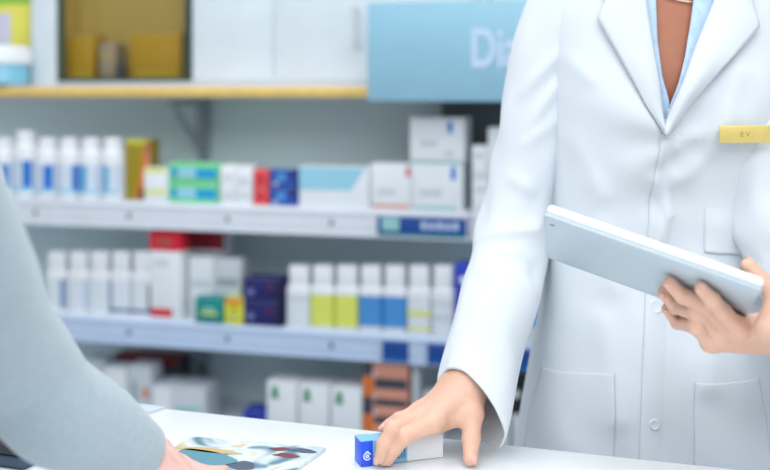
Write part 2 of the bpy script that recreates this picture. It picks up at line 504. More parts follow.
carton('medicine_carton', 'small yellow carton with orange top between teal and navy ones', 'carton', 224.5, 243, 299, ZL, .035, YEL, [('f', 0.05, .95, .78, .98, ORANGE), ('dot', .52, .33, 0, .0045, BLUE), ('f', .3, .75, .55, .66, OLIVE)], w=.006)
zz = ZL
for i, yt in enumerate((302, 278.5)):
    zz = carton('medicine_carton', f'navy carton with small pale and dark red prints, {"lower" if i == 0 else "upper"} of two', 'carton', 243.5, 282, yt, zz, .06, NAVY,
           [('f', .08, .28, .25, .5, mat('print_dusk_blue', (110, 120, 180), .5)), ('f', .62, .78, .5, .75, mat('print_wine', (90, 24, 60), .5)), ('f', .86, .98, .0, 1, mat('print_dark_navy', (14, 20, 50), .5))], w=.008, group='stacked navy cartons')
gr = 'white square capped bottles on the lower shelf'
desc = ['square capped white bottle with plain white label right of the navy cartons', 'square capped bottle with lime yellow label beside the plain white one',
        'square capped bottle with lime yellow label beside a blue labelled one', 'square capped bottle with sky blue label beside a yellow labelled one',
        'square capped bottle with sky blue label beside a pale striped one', 'square capped bottle with pale label crossed by thin yellow stripes',
        'square capped bottle with grey lines on its label, last before the sleeve']
for i, c in enumerate((296.2, 320.4, 344.6, 368.8, 393, 417.4, 442)):
    pw = mat('label_white', (222, 230, 238), .5)
    lab = [(-176, -4, 0, 1, pw)]
    if i in (1, 2): lab = [(-176, -4, 0, 1, PYEL), (-150 if i == 2 else -40, -140 if i == 2 else -30, 0, 1, YEL)]
    if i in (3, 4): lab = [(-176, -4, .08, 1, SKYB)]
    if i == 5: lab += [(-170, -10, .05, .14, PYEL), (-170, -10, .45, .6, PYEL)]
    if i == 6: lab += [(-170, -10, .78, .88, OFFW), (-130, -60, .35, .5, OFFW)]
    if i == 0: lab += [(-170, -10, .8, .9, OFFW)]
    bottle(desc[i], c - 12.3, c + 12.3, 265, ZL, 'square', lab, gr, w=.004)
carton('medicine_carton', 'bright blue carton with white disc beside the white sleeve', 'carton', 455.5, 470, 264, ZL, .05, mat('print_bright_blue', (24, 60, 190), .5), [('dot', .55, .78, 0, .009, WHITE), ('f', .1, .9, .1, .3, SKYB)], w=.004)
carton('medicine_carton', 'tall cyan and blue carton seen between sleeve and coat', 'carton', 526, 556, 262, ZL, .05, mat('print_azure', (30, 150, 220), .5), [('f', 0, 1, .0, .2, OFFW), ('f', .1, .9, .6, .7, SKYB)], w=.004)

# bottom shelf
carton('medicine_carton', 'white carton on the bottom shelf nearest the grey sleeve', 'carton', 104, 126, 368, ZB, .06, WHITE, [('f', .1, .9, .5, .62, OFFW)], w=.05)
carton('medicine_carton', 'pale grey carton with dark red base print on bottom shelf', 'carton', 128, 151, 366, ZB, .06, OFFW, [('f', .15, .4, .3, .7, GREYM), ('f', .6, .9, .4, .6, SALMON)], w=.05)
carton('medicine_carton', 'wide low white carton on the bottom shelf below the bracket', 'carton', 152, 205, 387, ZB, .09, OFFW, [('f', .02, .35, .05, .95, WHITE), ('f', .45, .9, .3, .5, LTEAL)], w=.03)
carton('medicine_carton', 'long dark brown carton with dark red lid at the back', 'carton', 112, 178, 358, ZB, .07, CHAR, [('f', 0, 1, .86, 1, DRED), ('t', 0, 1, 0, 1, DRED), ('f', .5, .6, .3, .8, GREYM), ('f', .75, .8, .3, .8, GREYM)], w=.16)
carton('medicine_carton', 'small grey carton left of the white bottom shelf carton', 'carton', 84, 103, 360, ZB, .06, OFFW, [('f', .2, .8, .5, .7, GREYM)], w=.07)
carton('medicine_carton', 'low deep blue carton just above the counter edge', 'carton', 243, 266, 411, ZB, .06, mat('print_deep_violet_blue', (30, 52, 160), .5), [('f', .1, .9, .3, .5, SKYB)], w=.01)
for i, (a, c) in enumerate(((267, 297), (299, 329), (331, 362))):
    t = ['white carton with green mark beside the low blue carton', 'white carton with green mark, middle of the three alike', 'white carton with green mark beside the striped orange cartons'][i]
    carton('medicine_carton', t, 'carton', a, c, 382 + i * 3, ZB, .07, WHITE, [('f', .17, .36, .72, .91, DGREEN), ('f', .14, .40, .70, .75, DGREEN), ('f', .97, 1, .02, .98, OFFW)], group='white cartons with green marks', w=.008)
zz = ZB
for i, yt in enumerate((425, 407, 390, 364.5)):
    t = ['lowest', 'second lowest', 'second from top', 'topmost'][i]
    zz = carton('medicine_carton', f'salmon and charcoal carton, {t} in the striped stack', 'carton', 363, 408, yt, zz, .06, SALMON,
           [('f', .26, .98, .03, .42, CHAR), ('f', .0, .22, .5 if i % 2 else 0, 1 if i % 2 else .5, CHAR), ('f', .0, .24, .0 if i % 2 else .5, .5 if i % 2 else 1, ORANGE), ('dot', .24, .55, 0, .006, OFFW)], group='striped salmon cartons', w=.006)
carton('medicine_carton', 'pale grey carton standing right of the striped salmon stack', 'carton', 412, 418, 362, ZB, .06, OFFW, [('f', .2, .8, .3, .4, GREYM)])
carton('medicine_carton', 'small white carton above the hand near the striped stack', 'carton', 423, 441, 392, ZB, .05, WHITE, [('f', .1, .9, .3, .45, OFFW)], w=.05)
carton('medicine_carton', 'black carton with a pale spot between sleeve and coat', 'carton', 500, 523, 376, ZB + .103, .06, BLACK, [('dot', .7, .5, 0, .010, OFFW), ('f', .1, .6, .1, .2, CHAR)], w=.02)
carton('medicine_carton', 'black carton behind the coat with a pale spot', 'carton', 524, 552, 366, ZB, .06, BLACK, [('dot', .18, .60, 0, .011, OFFW), ('f', .1, .9, .8, .84, CHAR)], w=.02)
carton('medicine_carton', 'pale grey carton under the black one between sleeve and coat', 'carton', 499, 523.5, 415, ZB, .07, OFFW, [('f', .45, .55, .02, .98, CHAR)], w=.018)

# ------------------------------------------------------------------ on the top shelf
CABW = mat('cabinet_white', (214, 226, 234), 0.4)
CABH = mat('handle_satin', (196, 202, 208), .4)
def at_top(name, label, cat, px0, w):
    return empty(name, SP(U(px0, w), w, ZT + .0007), STH, label, cat)
wq = 0.09
r = at_top('wall_cabinet', 'white wall cabinet with two plain doors left of the blue sign', 'cabinet', 191, wq)
x1 = U(470, wq) - U(191, wq)
b = MB(); b.box(0, x1, 0.0062, 0.155, 0.0, 0.62, CABW, .002); b.build('carcass', r)
xm = U(274, wq) - U(191, wq)
for k, (a, c) in enumerate(((0.004, xm - 0.006), (xm + 0.006, x1 - 0.004))):
    b = MB(); b.box(a, c, 0, 0.006, 0.012, 0.60, CABW, .002)
    d = b.build('door', r)
    hx = c - 0.035 if k == 0 else U(358, wq) - U(191, wq)
    if k:
        b = MB(); b.tube((hx, -0.022, .09), (hx, -0.022, .19), .005, .005, CABH); b.tube((hx, -0.022, .10), (hx, 0, .10), .004, .004, CABH); b.tube((hx, -0.022, .18), (hx, 0, .18), .004, .004, CABH)
        b.build('handle', d)
r = at_top('display_cabinet', 'open display cabinet with dark green frame and brown inside', 'cabinet', 31, wq)
x0 = U(59, wq) - U(31, wq); x2 = U(190, wq) - U(31, wq)
AMB = mat('brown_lining', (160, 140, 72), 0.7, .06, 5)
DGF = mat('dark_green_frame', (58, 78, 68), 0.4)
b = MB()
b.box(0, x0 - .008, 0, .155, 0, .62, CABW, .002)
b.box(0, x2, .145, .155, 0, .62, CABW)
b.box(x0 - .008, x2, .008, .155, 0, .012, CABW, .002)
b.box(x0 - .008, x2, .008, .155, .56, .62, CABW, .002)
b.build('carcass', r)
b = MB()
b.box(x0, x2 - .006, .095, .145, .012, .56, AMB); b.box(x0, x0 + .004, .02, .095, .012, .56, AMB); b.box(x2 - .01, x2 - .006, .02, .095, .012, .56, AMB)
b.build('lining', r)
b = MB()
b.box(x0 - .006, x0 + .006, .0, .02, .012, .56, DGF, .002); b.box(x2 - .016, x2 - .004, 0, .02, .012, .56, DGF, .002)
b.box(x0 - .006, x2 - .004, .0, .02, .012, .02, DGF, .002)
b.build('frame', r)
AMC = mat('amber_card', (152, 120, 10), .6, .08, 9)
def cab_item(name, label, cat, px0, px1, ytop, D, m, dec, w):
    carton(name, label, cat, px0, px1, ytop, ZT + .0133, min(D, .055), m, dec, w=w)
cab_item('amber_carton', 'small amber carton at the left inside the display cabinet', 'carton', 69, 94, 36, .06, AMC, [('f', .1, .9, .1, .2, OLIVE)], wq + .03)
cab_item('amber_carton', 'large amber carton at the right inside the display cabinet', 'carton', 131, 181, 33, .06, AMC, [('f', .1, .9, .1, .2, OLIVE)], wq + .03)
cab_item('grey_carton', 'taupe carton in the middle of the display cabinet', 'carton', 99, 115, 43, .05, mat('taupe_card', (132, 122, 98), .6), [('f', .1, .9, .6, .7, AMB)], wq + .03)
u = U(121.5, wq + .034)
rr = empty('small_bottle', SP(u, wq + .034, ZT + .0140), STH, 'small black bottle in front of the taupe carton', 'bottle')
b = MB(); b.lathe([(.010, 0), (.013, .003), (.013, .03), (.006, .042)], BLACK); b.build('body', rr)
b = MB(); b.lathe([(.007, .041), (.007, .055), (.006, .057)], CHAR); b.build('cap', rr)
# jar and box at the far left
u = U(2, .05); yj = SP(u, .05, 0).y
jr = empty('jar', SP(u, .05, ZT + .0007), STH, 'pale blue jar with a white screw lid at the top left', 'jar')
R = 27 / F * yj
JB = mat('jar_pale_blue', (128, 200, 226), .3)
b = MB(); b.lathe([(R * .8, 0), (R * .96, .004), (R * .98, .05), (R * .9, .056)], JB); b.build('body', jr)
b = MB(); b.lathe([(R * .98, .055), (R * 1.02, .058), (R * 1.02, .092), (R * .96, .101), (R * .6, .104)], PLAST)
for i in range(40):
    t = 2 * math.pi * i / 40
    b.tube((R * 1.02 * math.cos(t), R * 1.02 * math.sin(t), .06), (R * 1.02 * math.cos(t), R * 1.02 * math.sin(t), .09), .0012, .0012, PLAST, 5)
b.build('lid', jr)
b = MB(); b.lathe([(R * .985, .008), (R * .985, .046)], mat('jar_label', (150, 206, 236), .4), a0=math.radians(-120), a1=math.radians(-40), cap=False); b.build('label', jr)
carton('medicine_carton', 'yellow carton with green top and lilac panel behind the jar', 'carton', -30, 30, -24, ZT, .06, mat('soft_yellow', (226, 220, 96), .5),
       [('f', 0, 1, .74, 1, mat('leaf_green', (130, 190, 70), .5)), ('f', .05, .68, .35, .66, mat('lilac_print', (204, 204, 226), .5))], w=.14)

# hanging sign
SIGN = mat('sign_light_blue', (142, 188, 210), 0.45)
SIGT = mat('sign_letter_pale', (192, 212, 236), 0.5)
ws = -0.075
u0, u1 = U(367, ws), U(690, ws)
zb, zt_ = zof(101.5, u0, ws), zof(2.5, u0, ws)
sr = empty('sign_board', SP(u0, ws, zb), STH, 'light blue boxed shelf sign with pale lettering beside the white coat', 'sign')
W, H = u1 - u0, zt_ - zb
b = MB(); b.box(0, W, 0, .045, 0, H, SIGN, .004); b.build('panel', sr)
for xa in (.05, W - .07):
    b = MB(); b.box(xa, xa + .02, .0455, .145, H - .06, H - .04, GREYM); b.build('mounting_arm', sr)
def text_mesh(txt, size, m, bold=0.0):
    cu = bpy.data.curves.new('t', 'FONT'); cu.body = txt; cu.size = size; cu.extrude = 0.0012; cu.offset = bold
    ob = bpy.data.objects.new('t', cu); COL.objects.link(ob)
    dg = bpy.context.evaluated_depsgraph_get()
    me = ob.evaluated_get(dg).to_mesh()
    vs = [v.co.copy() for v in me.vertices]; fs = [tuple(p.vertices) for p in me.polygons]
    bpy.data.objects.remove(ob); bpy.data.curves.remove(cu)
    return vs, fs
vs, fs = text_mesh('Dia', 0.116, SIGT, 0.0024)
xo = U(472, ws) - u0; zo = zof(66.5, U(472, ws), ws) - zb
mn = min(v.x for v in vs)
b = MB(); b.add([((v.x - mn) * .66 + xo, -0.0004 - v.z, v.y + zo) for v in vs], [f for f in fs], SIGT); b.build('lettering', sr)

# ------------------------------------------------------------------ counter
ZC = 0.900
CA = Vector((-0.341, 1.43, 0)); cd = Vector((0.949, -0.316, 0)).normalized(); cth = math.atan2(cd.y, cd.x)
COUNT = mat('counter_white', (248, 252, 255), 0.22, 0.01, 3)
CBASE = mat('counter_base', (206, 216, 224), 0.5)
cr = empty('counter', (CA.x, CA.y, 0), cth, 'white pharmacy counter with a smooth glossy top', 'counter')
b = MB(); b.box(-1.6, 1.7, -0.62, 0, ZC - .035, ZC, COUNT, .004); b.build('countertop', cr)
b = MB(); b.box(-1.57, 1.67, -0.58, -.04, 0.08, ZC - .0352, CBASE, .003); b.build('base', cr)
for k in range(4):
    b = MB(); b.box(-1.56 + k * .81, -1.56 + k * .81 + .795, -.598, -.5805, .10, ZC - .05, COUNT, .003); b.build('front_panel', cr)
b = MB(); b.box(-1.54, 1.64, -.56, -.07, 0, .0798, GREYM); b.build('plinth', cr)
def on_counter(px, py):
    Y = (EYE - ZC) * F / (py - HOR)
    return Vector(((px - 385) / F * Y, Y, ZC))

def flat_poly(name, pts, th, m, label, cat, z=ZC, patches=()):
    o = sum((Vector(p) for p in pts), Vector()) / len(pts); o.z = z + .0005
    b = MB(); n = len(pts)
    vs = [(p[0] - o.x, p[1] - o.y, 0) for p in pts] + [(p[0] - o.x, p[1] - o.y, th) for p in pts]
    b.add(vs, [tuple(range(n))[::-1], tuple(range(n, 2 * n))] + [(i, (i + 1) % n, n + (i + 1) % n, n + i) for i in range(n)], m)
    A, B, C, D = [Vector(p) for p in pts[:4]]
    for (s0, s1, t0, t1, mm) in patches:
        def bl(s, t):
            q = (A * (1 - s) + B * s) * (1 - t) + (D * (1 - s) + C * s) * t
            return (q.x - o.x, q.y - o.y, th + .0003)
        k = 22; ph = random.random() * 6
        ring_ = [bl((s0 + s1) / 2 + (s1 - s0) * .56 * math.cos(6.2832 * i / k) * (1 + .22 * math.sin(3 * 6.2832 * i / k + ph)),
                    (t0 + t1) / 2 + (t1 - t0) * .60 * math.sin(6.2832 * i / k) * (1 + .22 * math.sin(2 * 6.2832 * i / k + ph))) for i in range(k)]
        b.add(ring_, [tuple(range(k))], mm)
    ob = b.build(name, origin=o)
    return meta(ob, label, cat)
flat_poly('paper_sheet', [on_counter(128, 411.5), on_counter(140, 405.5), on_counter(166, 408.5), on_counter(150, 413.5)], .002, mat('paper_grey', (196, 208, 216), .6),
          'pale grey paper slip lying at the far left edge of the counter', 'paper')
MP = mat('magazine_page', (214, 222, 226), .35)
MT = mat('page_teal', (92, 146, 164), .4); MO = mat('page_ochre', (206, 178, 120), .4); MR = mat('page_maroon', (122, 52, 66), .4); MN = mat('page_slate', (74, 88, 112), .4)
mgp = [on_counter(140, 474), on_counter(276, 487), on_counter(326, 451), on_counter(190, 440)]
random.seed(11)
pt = [(.02, .50, .28, .62, MT), (.05, .48, .60, .70, MO), (.02, .30, .10, .28, MN), (.30, .56, .12, .30, MT), (.12, .42, .80, .88, mat('page_mist', (176, 196, 208), .4)),
      (.66, .78, .80, .88, MR), (.62, .74, .60, .70, MN), (.74, .90, .64, .74, MR), (.60, .80, .46, .56, mat('page_plum', (96, 70, 90), .4)), (.80, .97, .80, .90, MN),
      (.54, .72, .24, .42, MN), (.72, .86, .34, .42, MR), (.60, .66, .70, .80, mat('page_dusk', (136, 140, 160), .4)), (.86, .96, .46, .54, mat('page_mist', (176, 196, 208), .4))]
def page_mat():
    m = mat('magazine_print', (214, 222, 226), .35)
    nt = m.node_tree; nz = [n for n in nt.nodes if n.type == 'TEX_NOISE'][0]; rp = [n for n in nt.nodes if n.type == 'VALTORGB'][0]
    nz.inputs['Scale'].default_value = 15; nz.inputs['Detail'].default_value = 2; nz.inputs['Distortion'].default_value = 1.2
    e = rp.color_ramp.elements
    stops = [(.30, (70, 84, 108)), (.38, (112, 150, 168)), (.45, (196, 208, 214)), (.52, (222, 229, 232)), (.58, (206, 190, 150)), (.63, (214, 220, 224)), (.68, (118, 62, 76)), (.74, (84, 74, 92))]
    e[0].position = stops[0][0]; e[1].position = stops[-1][0]
    for p_, c_ in stops[1:-1]: e.new(p_)
    for k_, (p_, c_) in enumerate(stops): e[k_].position = p_; e[k_].color = tuple(lin(v) for v in c_) + (1,)
    return m
MP = page_mat()
pt = [pt[0], pt[1], pt[5], pt[7], pt[9], pt[10]]
mg = flat_poly('magazine', mgp, .004, MP, 'glossy open magazine with teal, ochre and maroon pictures on the counter', 'magazine', patches=pt)

# blue medicine carton under the hand
ba = Vector((-0.0262, 1.190, ZC + .0005)); bd = Vector((0.947, 0.32, 0)).normalized(); bth = math.atan2(bd.y, bd.x)
BLEN, BW, BH = 0.098, 0.024, 0.0275
RB = mat('carton_royal_blue', (20, 84, 226), .4); LB = mat('carton_light_blue', (132, 190, 222), .4)
b = MB()
b.box(0, BLEN, 0, BW, 0, BH, WHITE, .0012)
e = .0005
b.box(-e, .0135, -e, BW + e, -0.0, BH + e, RB, .0008)
b.box(.0135, .054, -e, .001, .0005, BH, LB); b.box(.0135, .080, 0.001, BW - .001, BH - .001, BH + e, LB)
b.box(-e, .0135, 0.0002, BW, BH, BH + 2 * e, LB)
for k in range(5): b.box(.036 + k * .0034, .0378 + k * .0034, -2 * e, 0, .005, .017 + .002 * (k % 2), mat('print_slate_blue', (70, 130, 180), .5))
# round emblem on the blue end: ring with a slanted stroke
def ring(cx, cz, r0, r1, a0, a1, y, m, k=28):
    vs = []; fs = []
    for i in range(k + 1):
        t = a0 + (a1 - a0) * i / k
        vs += [(cx + r0 * math.cos(t), y, cz + r0 * math.sin(t)), (cx + r1 * math.cos(t), y, cz + r1 * math.sin(t))]
    for i in range(k): fs.append((2 * i, 2 * i + 1, 2 * i + 3, 2 * i + 2))
    b.add(vs, fs, m)
ring(.0066, .0115, .0034, .0047, math.radians(20), math.radians(330), -.0009, WHITE)
ring(.0066, .0115, .0007, .0021, 0, 2 * math.pi, -.0009, WHITE)
b.box(.0052, .0080, -.0010, -.0006, .0152, .0170, WHITE)
o = b.build('medicine_carton', origin=ba, rz=bth)
meta(o, 'blue and white carton with round emblem held under the hand on the counter', 'carton')

# ------------------------------------------------------------------ the woman in the white coat
WR = Vector((0.36, 1.44, 0))
SKIN = mat('skin', (221, 177, 155), 0.5, 0.05, 60, sss=0.12)
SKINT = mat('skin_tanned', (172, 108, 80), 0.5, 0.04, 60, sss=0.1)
NAILM = mat('nail', (228, 176, 158), 0.3, 0.02, 40)
LIP = mat('lip', (186, 98, 94), .4); EYEW = mat('eye_white', (235, 235, 235), .2); EYED = mat('eye_dark', (52, 36, 28), .2)
COATM = mat('coat_cotton', (213, 220, 227), 0.85, 0.012, 9, bump=0.12, bscale=900, sheen=0.15, spec=.2)
SHIRT = mat('shirt_light_blue', (186, 212, 240), 0.8, 0.10, 90, spec=.2)
woman = empty('person', WR, 0, 'woman in a white lab coat holding a tablet and reaching for a carton', 'person')

TAB = [  # z, a, b, xc
    (0.50, .215, .165, .352), (0.75, .190, .150, .353), (0.88, .172, .138, .356), (0.97, .158, .128, .358), (1.06, .146, .118, .362),
    (1.16, .148, .114, .368), (1.26, .158, .122, .375), (1.33, .165, .124, .380), (1.39, .172, .112, .384), (1.44, .172, .098, .388),
    (1.475, .145, .084, .391), (1.505, .100, .074, .393), (1.535, .072, .067, .394), (1.56, .064, .062, .394)]
YC = 1.44; NX = 2.6
def prof(z):
    z = max(TAB[0][0], min(TAB[-1][0], z))
    for i in range(len(TAB) - 1):
        if z <= TAB[i + 1][0]: break
    p0 = TAB[max(0, i - 1)]; p1 = TAB[i]; p2 = TAB[i + 1]; p3 = TAB[min(len(TAB) - 1, i + 2)]
    h = p2[0] - p1[0]; t = (z - p1[0]) / h
    out = []
    for k in (1, 2, 3):
        m1 = (p2[k] - p0[k]) / max(1e-6, p2[0] - p0[0]) * h; m2 = (p3[k] - p1[k]) / max(1e-6, p3[0] - p1[0]) * h
        out.append((2 * t ** 3 - 3 * t ** 2 + 1) * p1[k] + (t ** 3 - 2 * t ** 2 + t) * m1 + (-2 * t ** 3 + 3 * t ** 2) * p2[k] + (t ** 3 - t ** 2) * m2)
    return out
def N(x, y, z): return noise.noise(Vector((x, y, z)))
def gau(d, s): return math.exp(-(d / s) ** 2)
FFOLD = [(.2285, 1.362, .255, 1.335, .010, .0045), (.335, 1.235, .372, 1.262, .009, .0040), (.330, 1.21, .352, 1.165, .007, .0040), (.358, 1.215, .342, 1.135, .006, .0035),
         (.40, 1.245, .362, 1.21, .012, .0040), (.43, 1.34, .405, 1.27, .016, .0050), (.255, 1.20, .285, 1.08, .016, .0040), (.235, 1.26, .27, 1.19, .012, .0040), (.41, 1.15, .395, .96, .018, .0045), (.27, 1.03, .285, .92, .016, .004)]
def front_bump(x, z):
    """outward relief of the coat front: bust and soft folds"""
    d = 0.016 * gau(x - .305, .06) * gau(z - 1.27, .07) + 0.016 * gau(x - .455, .06) * gau(z - 1.27, .07)
    fade = max(0, min(1, (1.40 - z) / .1))
    d += fade * 0.0075 * N(x * 9 + 3, 1.3, z * 4)
    d += fade * 0.0045 * N(x * 16 + z * 14, 7.7, z * 10 - x * 6)
    # vertical drape below the bust
    low = max(0, min(1, (1.22 - z) / .12))
    d += low * 0.0060 * math.sin(x * 46 + 3.5 * N(x * 3, 2, z * 2.2)) * (0.5 + 0.5 * N(x * 4, 9, z * 3))
    for (ax, az, cx, cz, w_, h_) in FFOLD:
        bx_, bz_ = cx - ax, cz - az
        t_ = max(0, min(1, ((x - ax) * bx_ + (z - az) * bz_) / (bx_ * bx_ + bz_ * bz_)))
        q_ = ((x - ax - bx_ * t_) ** 2 + (z - az - bz_ * t_) ** 2) / (w_ * w_)
        if q_ < 8: d += 1.35 * h_ * math.exp(-q_)
    # pulls towards the closing button
    bx, bz = on_btn
    rr = math.hypot(x - bx, z - bz); an = math.atan2(z - bz, x - bx)
    d += 0.0040 * gau(rr - .055, .05) * math.sin(an * 5 + 1.0)
    d += 0.0035 * gau(x - .345, .03) * math.sin(z * 105) * gau(z - 1.20, .06)
    return d
on_btn = (.352, 1.262)
def front_y(x, z, off=0.0):
    a, bb, xc = prof(z)
    q = min(.995, abs((x - xc) / a))
    return YC - bb * (1 - q ** NX) ** (1 / NX) - front_bump(x, z) * (1 - q ** 6) - off
def on_front(px, py):
    Y = 1.33
    for _ in range(8):
        p = P(px, py, Y); Y = front_y(p.x, p.z)
    return (p.x, p.z)

VPOLY = [(641, -95), (648, 0), (656, 60), (664, 125), (671, 103), (688, 50), (708, 0), (724, -95)]
def in_poly(x, y, poly):
    c = False; j = len(poly) - 1
    for i in range(len(poly)):
        xi, yi = poly[i]; xj, yj = poly[j]
        if (yi > y) != (yj > y) and x < (xj - xi) * (y - yi) / (yj - yi) + xi: c = not c
        j = i
    return c
VOF = (-13, -13, -10, -3, 5, 11, 14, 14)
VXZ = [(on_front(a + VOF[i], c)) for i, (a, c) in enumerate(VPOLY)]

def torso_loft(z0, z1, nz, nt, inset, hole=None, shift=0.0):
    vs = []; fs = []
    for j in range(nz + 1):
        z = z0 + (z1 - z0) * j / nz
        a, bb, xc = prof(z)
        for i in range(nt):
            t = 2 * math.pi * i / nt
            c, s = math.cos(t), math.sin(t)
            x = xc + (a - inset) * math.copysign(abs(c) ** (2 / NX), c)
            y = YC + (bb - inset) * math.copysign(abs(s) ** (2 / NX), s)
            if s < 0:
                q = min(.995, abs((x - xc) / a)); y -= front_bump(x, z) * (1 - q ** 6) * (1 if inset < .006 else .7)
            else:
                y += 0.004 * N(x * 12, 4, z * 6)
            vs.append((x, y, z))
    for j in range(nz):
        for i in range(nt):
            i2 = (i + 1) % nt
            f = (j * nt + i, j * nt + i2, (j + 1) * nt + i2, (j + 1) * nt + i)
            if hole:
                cx = sum(vs[q][0] for q in f) / 4; cz = sum(vs[q][2] for q in f) / 4; cy = sum(vs[q][1] for q in f) / 4
                if cy < YC and in_poly(cx, cz, hole): continue
            fs.append(f)
    return vs, fs

def ridge(p, lines):
    d = 0.0
    for (a, c, w, h) in lines:
        ab = c - a; t = max(0, min(1, (p - a).dot(ab) / ab.length_squared))
        q = (p - a - ab * t).length / w
        if q < 3: d += 1.5 * h * math.exp(-q * q) * (0.25 + 0.75 * math.sin(math.pi * min(1, .12 + .88 * t)))
    return d
def fold(px0, py0, px1, py1, Y0, Y1, w, h): return (P(px0, py0, Y0), P(px1, py1, Y1), w, h)
coat = None
def tube_sleeve(ctrl, ns, nt, disp, ext=None, extlen=0, e1hint=Vector((1, 0, 0)), flat=1.0, s_ext=.8, lines=None):
    """ctrl: [(x,y,z,r)]; returns verts/faces of an open tube"""
    n = len(ctrl)
    def cr_(t):
        i = min(n - 2, int(t)); u = t - i
        p = [ctrl[max(0, i - 1)], ctrl[i], ctrl[i + 1], ctrl[min(n - 1, i + 2)]]
        return [0.5 * (2 * p[1][k] + (p[2][k] - p[0][k]) * u + (2 * p[0][k] - 5 * p[1][k] + 4 * p[2][k] - p[3][k]) * u * u + (3 * p[1][k] - p[0][k] - 3 * p[2][k] + p[3][k]) * u ** 3) for k in range(4)]
    vs = []; fs = []
    for j in range(ns + 1):
        t = (n - 1) * j / ns
        c = cr_(t); c2 = cr_(min(n - 1, t + .02)); c0 = cr_(max(0, t - .02))
        T = (Vector(c2[:3]) - Vector(c0[:3])).normalized()
        e1 = (e1hint - T * e1hint.dot(T)).normalized(); e2 = T.cross(e1)
        for i in range(nt):
            th = 2 * math.pi * i / nt
            dr = e1 * math.cos(th) + e2 * flat * math.sin(th)
            r = c[3] + disp(th, j / ns)
            p = Vector(c[:3]) + dr * r
            if lines: p += dr * ridge(p, lines)
            if ext is not None and j / ns > s_ext:
                q = (j / ns - s_ext) / (1 - s_ext)
                p += T * extlen * q * (0.5 + 0.5 * math.cos(th - ext)) ** 1.5
            vs.append(p)
    for j in range(ns):
        for i in range(nt):
            i2 = (i + 1) % nt
            fs.append((j * nt + i, j * nt + i2, (j + 1) * nt + i2, (j + 1) * nt + i))
    return vs, fs

def solid(o, th, off=-1):
    m = o.modifiers.new('thickness', 'SOLIDIFY'); m.thickness = th; m.offset = off
    return o

ca, cb = torso_loft(.52, 1.50, 150, 200, 0.0, VXZ)
b = MB(); b.add(ca, cb, COATM)
coat = b.build('lab_coat', woman, WR, smooth=True); solid(coat, .002)

def resamp(pts, n):
    pts = [Vector(p) for p in pts]
    L = [0]
    for i in range(1, len(pts)): L.append(L[-1] + (pts[i] - pts[i - 1]).length)
    out = []
    for k in range(n + 1):
        d = L[-1] * k / n
        i = 1
        while i < len(L) - 1 and L[i] < d: i += 1
        u = (d - L[i - 1]) / max(1e-9, L[i] - L[i - 1])
        out.append(pts[i - 1].lerp(pts[i], u))
    return out
def strip_patch(name, inner, outer, n, m, offfn, mt, parent, th=.0022, px=True):
    if px:
        inner = [on_front(*p) for p in inner]; outer = [on_front(*p) for p in outer]
    A = resamp(inner, n); B = resamp(outer, n)
    vs = []; fs = []
    for i in range(n + 1):
        for k in range(m + 1):
            q = A[i].lerp(B[i], k / m)
            vs.append((q.x, front_y(q.x, q.y, offfn(i / n, k / m)), q.y))
    for i in range(n):
        for k in range(m):
            fs.append((i * (m + 1) + k, i * (m + 1) + k + 1, (i + 1) * (m + 1) + k + 1, (i + 1) * (m + 1) + k))
    b = MB(); b.add(vs, fs, mt)
    o = b.build(name, parent, WR, smooth=True)
    solid(o, th, 0)
    return o
# lapels
lo = lambda s, t: .004 + .007 * math.sin(math.pi * min(1, t * 1.0)) + .006 * t * (1 - s) + 0.0015 * math.sin(9 * s + 3 * t)
strip_patch('lapel', [(638, -95), (646, 0), (653, 50), (660, 100), (664, 131)], [(592, -60), (604, 2), (596, 19), (620, 60), (646, 106), (664, 134)], 46, 12, lo, COATM, coat)
strip_patch('lapel', [(724, -95), (713, 0), (692, 52), (672, 103), (662, 132)], [(738, -60), (750, 6), (757, 27), (722, 66), (690, 103), (664, 138)], 46, 12, lambda s, t: lo(s, t) + .003, COATM, coat)
# placket, pockets, buttons, stitching
strip_patch('placket', [(662, 134), (649, 200), (645, 300), (641, 400), (638, 480)], [(682, 134), (676, 200), (672, 300), (669, 400), (667, 480)], 90, 8, lambda s, t: .0016 - .0042 * t * t, COATM, coat)
pk = lambda s, t: .0014 + .0016 * math.sin(math.pi * t) * math.sin(math.pi * s)
strip_patch('pocket', [(539, 361), (528, 410), (518, 470)], [(614, 373), (615, 415), (614, 472)], 40, 30, pk, COATM, coat)
strip_patch('pocket', [(695, 382), (694, 425), (694, 475)], [(758, 377), (766, 422), (772, 470)], 40, 30, pk, COATM, coat)
strip_patch('pocket', [(704, 158), (704, 205), (704, 252)], [(776, 156), (778, 204), (778, 250)], 36, 30, lambda s, t: -.0042 + .0058 * s, COATM, coat)
BTN = mat('button_pearl', (216, 223, 230), .45, .02)
def button(px, py, r=.0085):
    x, z = on_front(px, py); y = front_y(x, z, .0026)
    b = MB()
    k = 24
    prof_ = [(r * .2, -.0010), (r * .7, -.0011), (r * .86, -.0016), (r, -.001), (r, .001)]
    vs = []; fs = []
    for q, d in prof_:
        for i in range(k):
            t = 2 * math.pi * i / k; vs.append((x + q * math.cos(t), y + d, z + q * math.sin(t)))
    for j in range(len(prof_) - 1):
        for i in range(k): fs.append((j * k + i, j * k + (i + 1) % k, (j + 1) * k + (i + 1) % k, (j + 1) * k + i))
    fs.append(tuple(range(k)))
    b.add(vs, fs, BTN)
    b.build('button', coat, WR)
button(655.5, 306); button(654, 424, .0065)
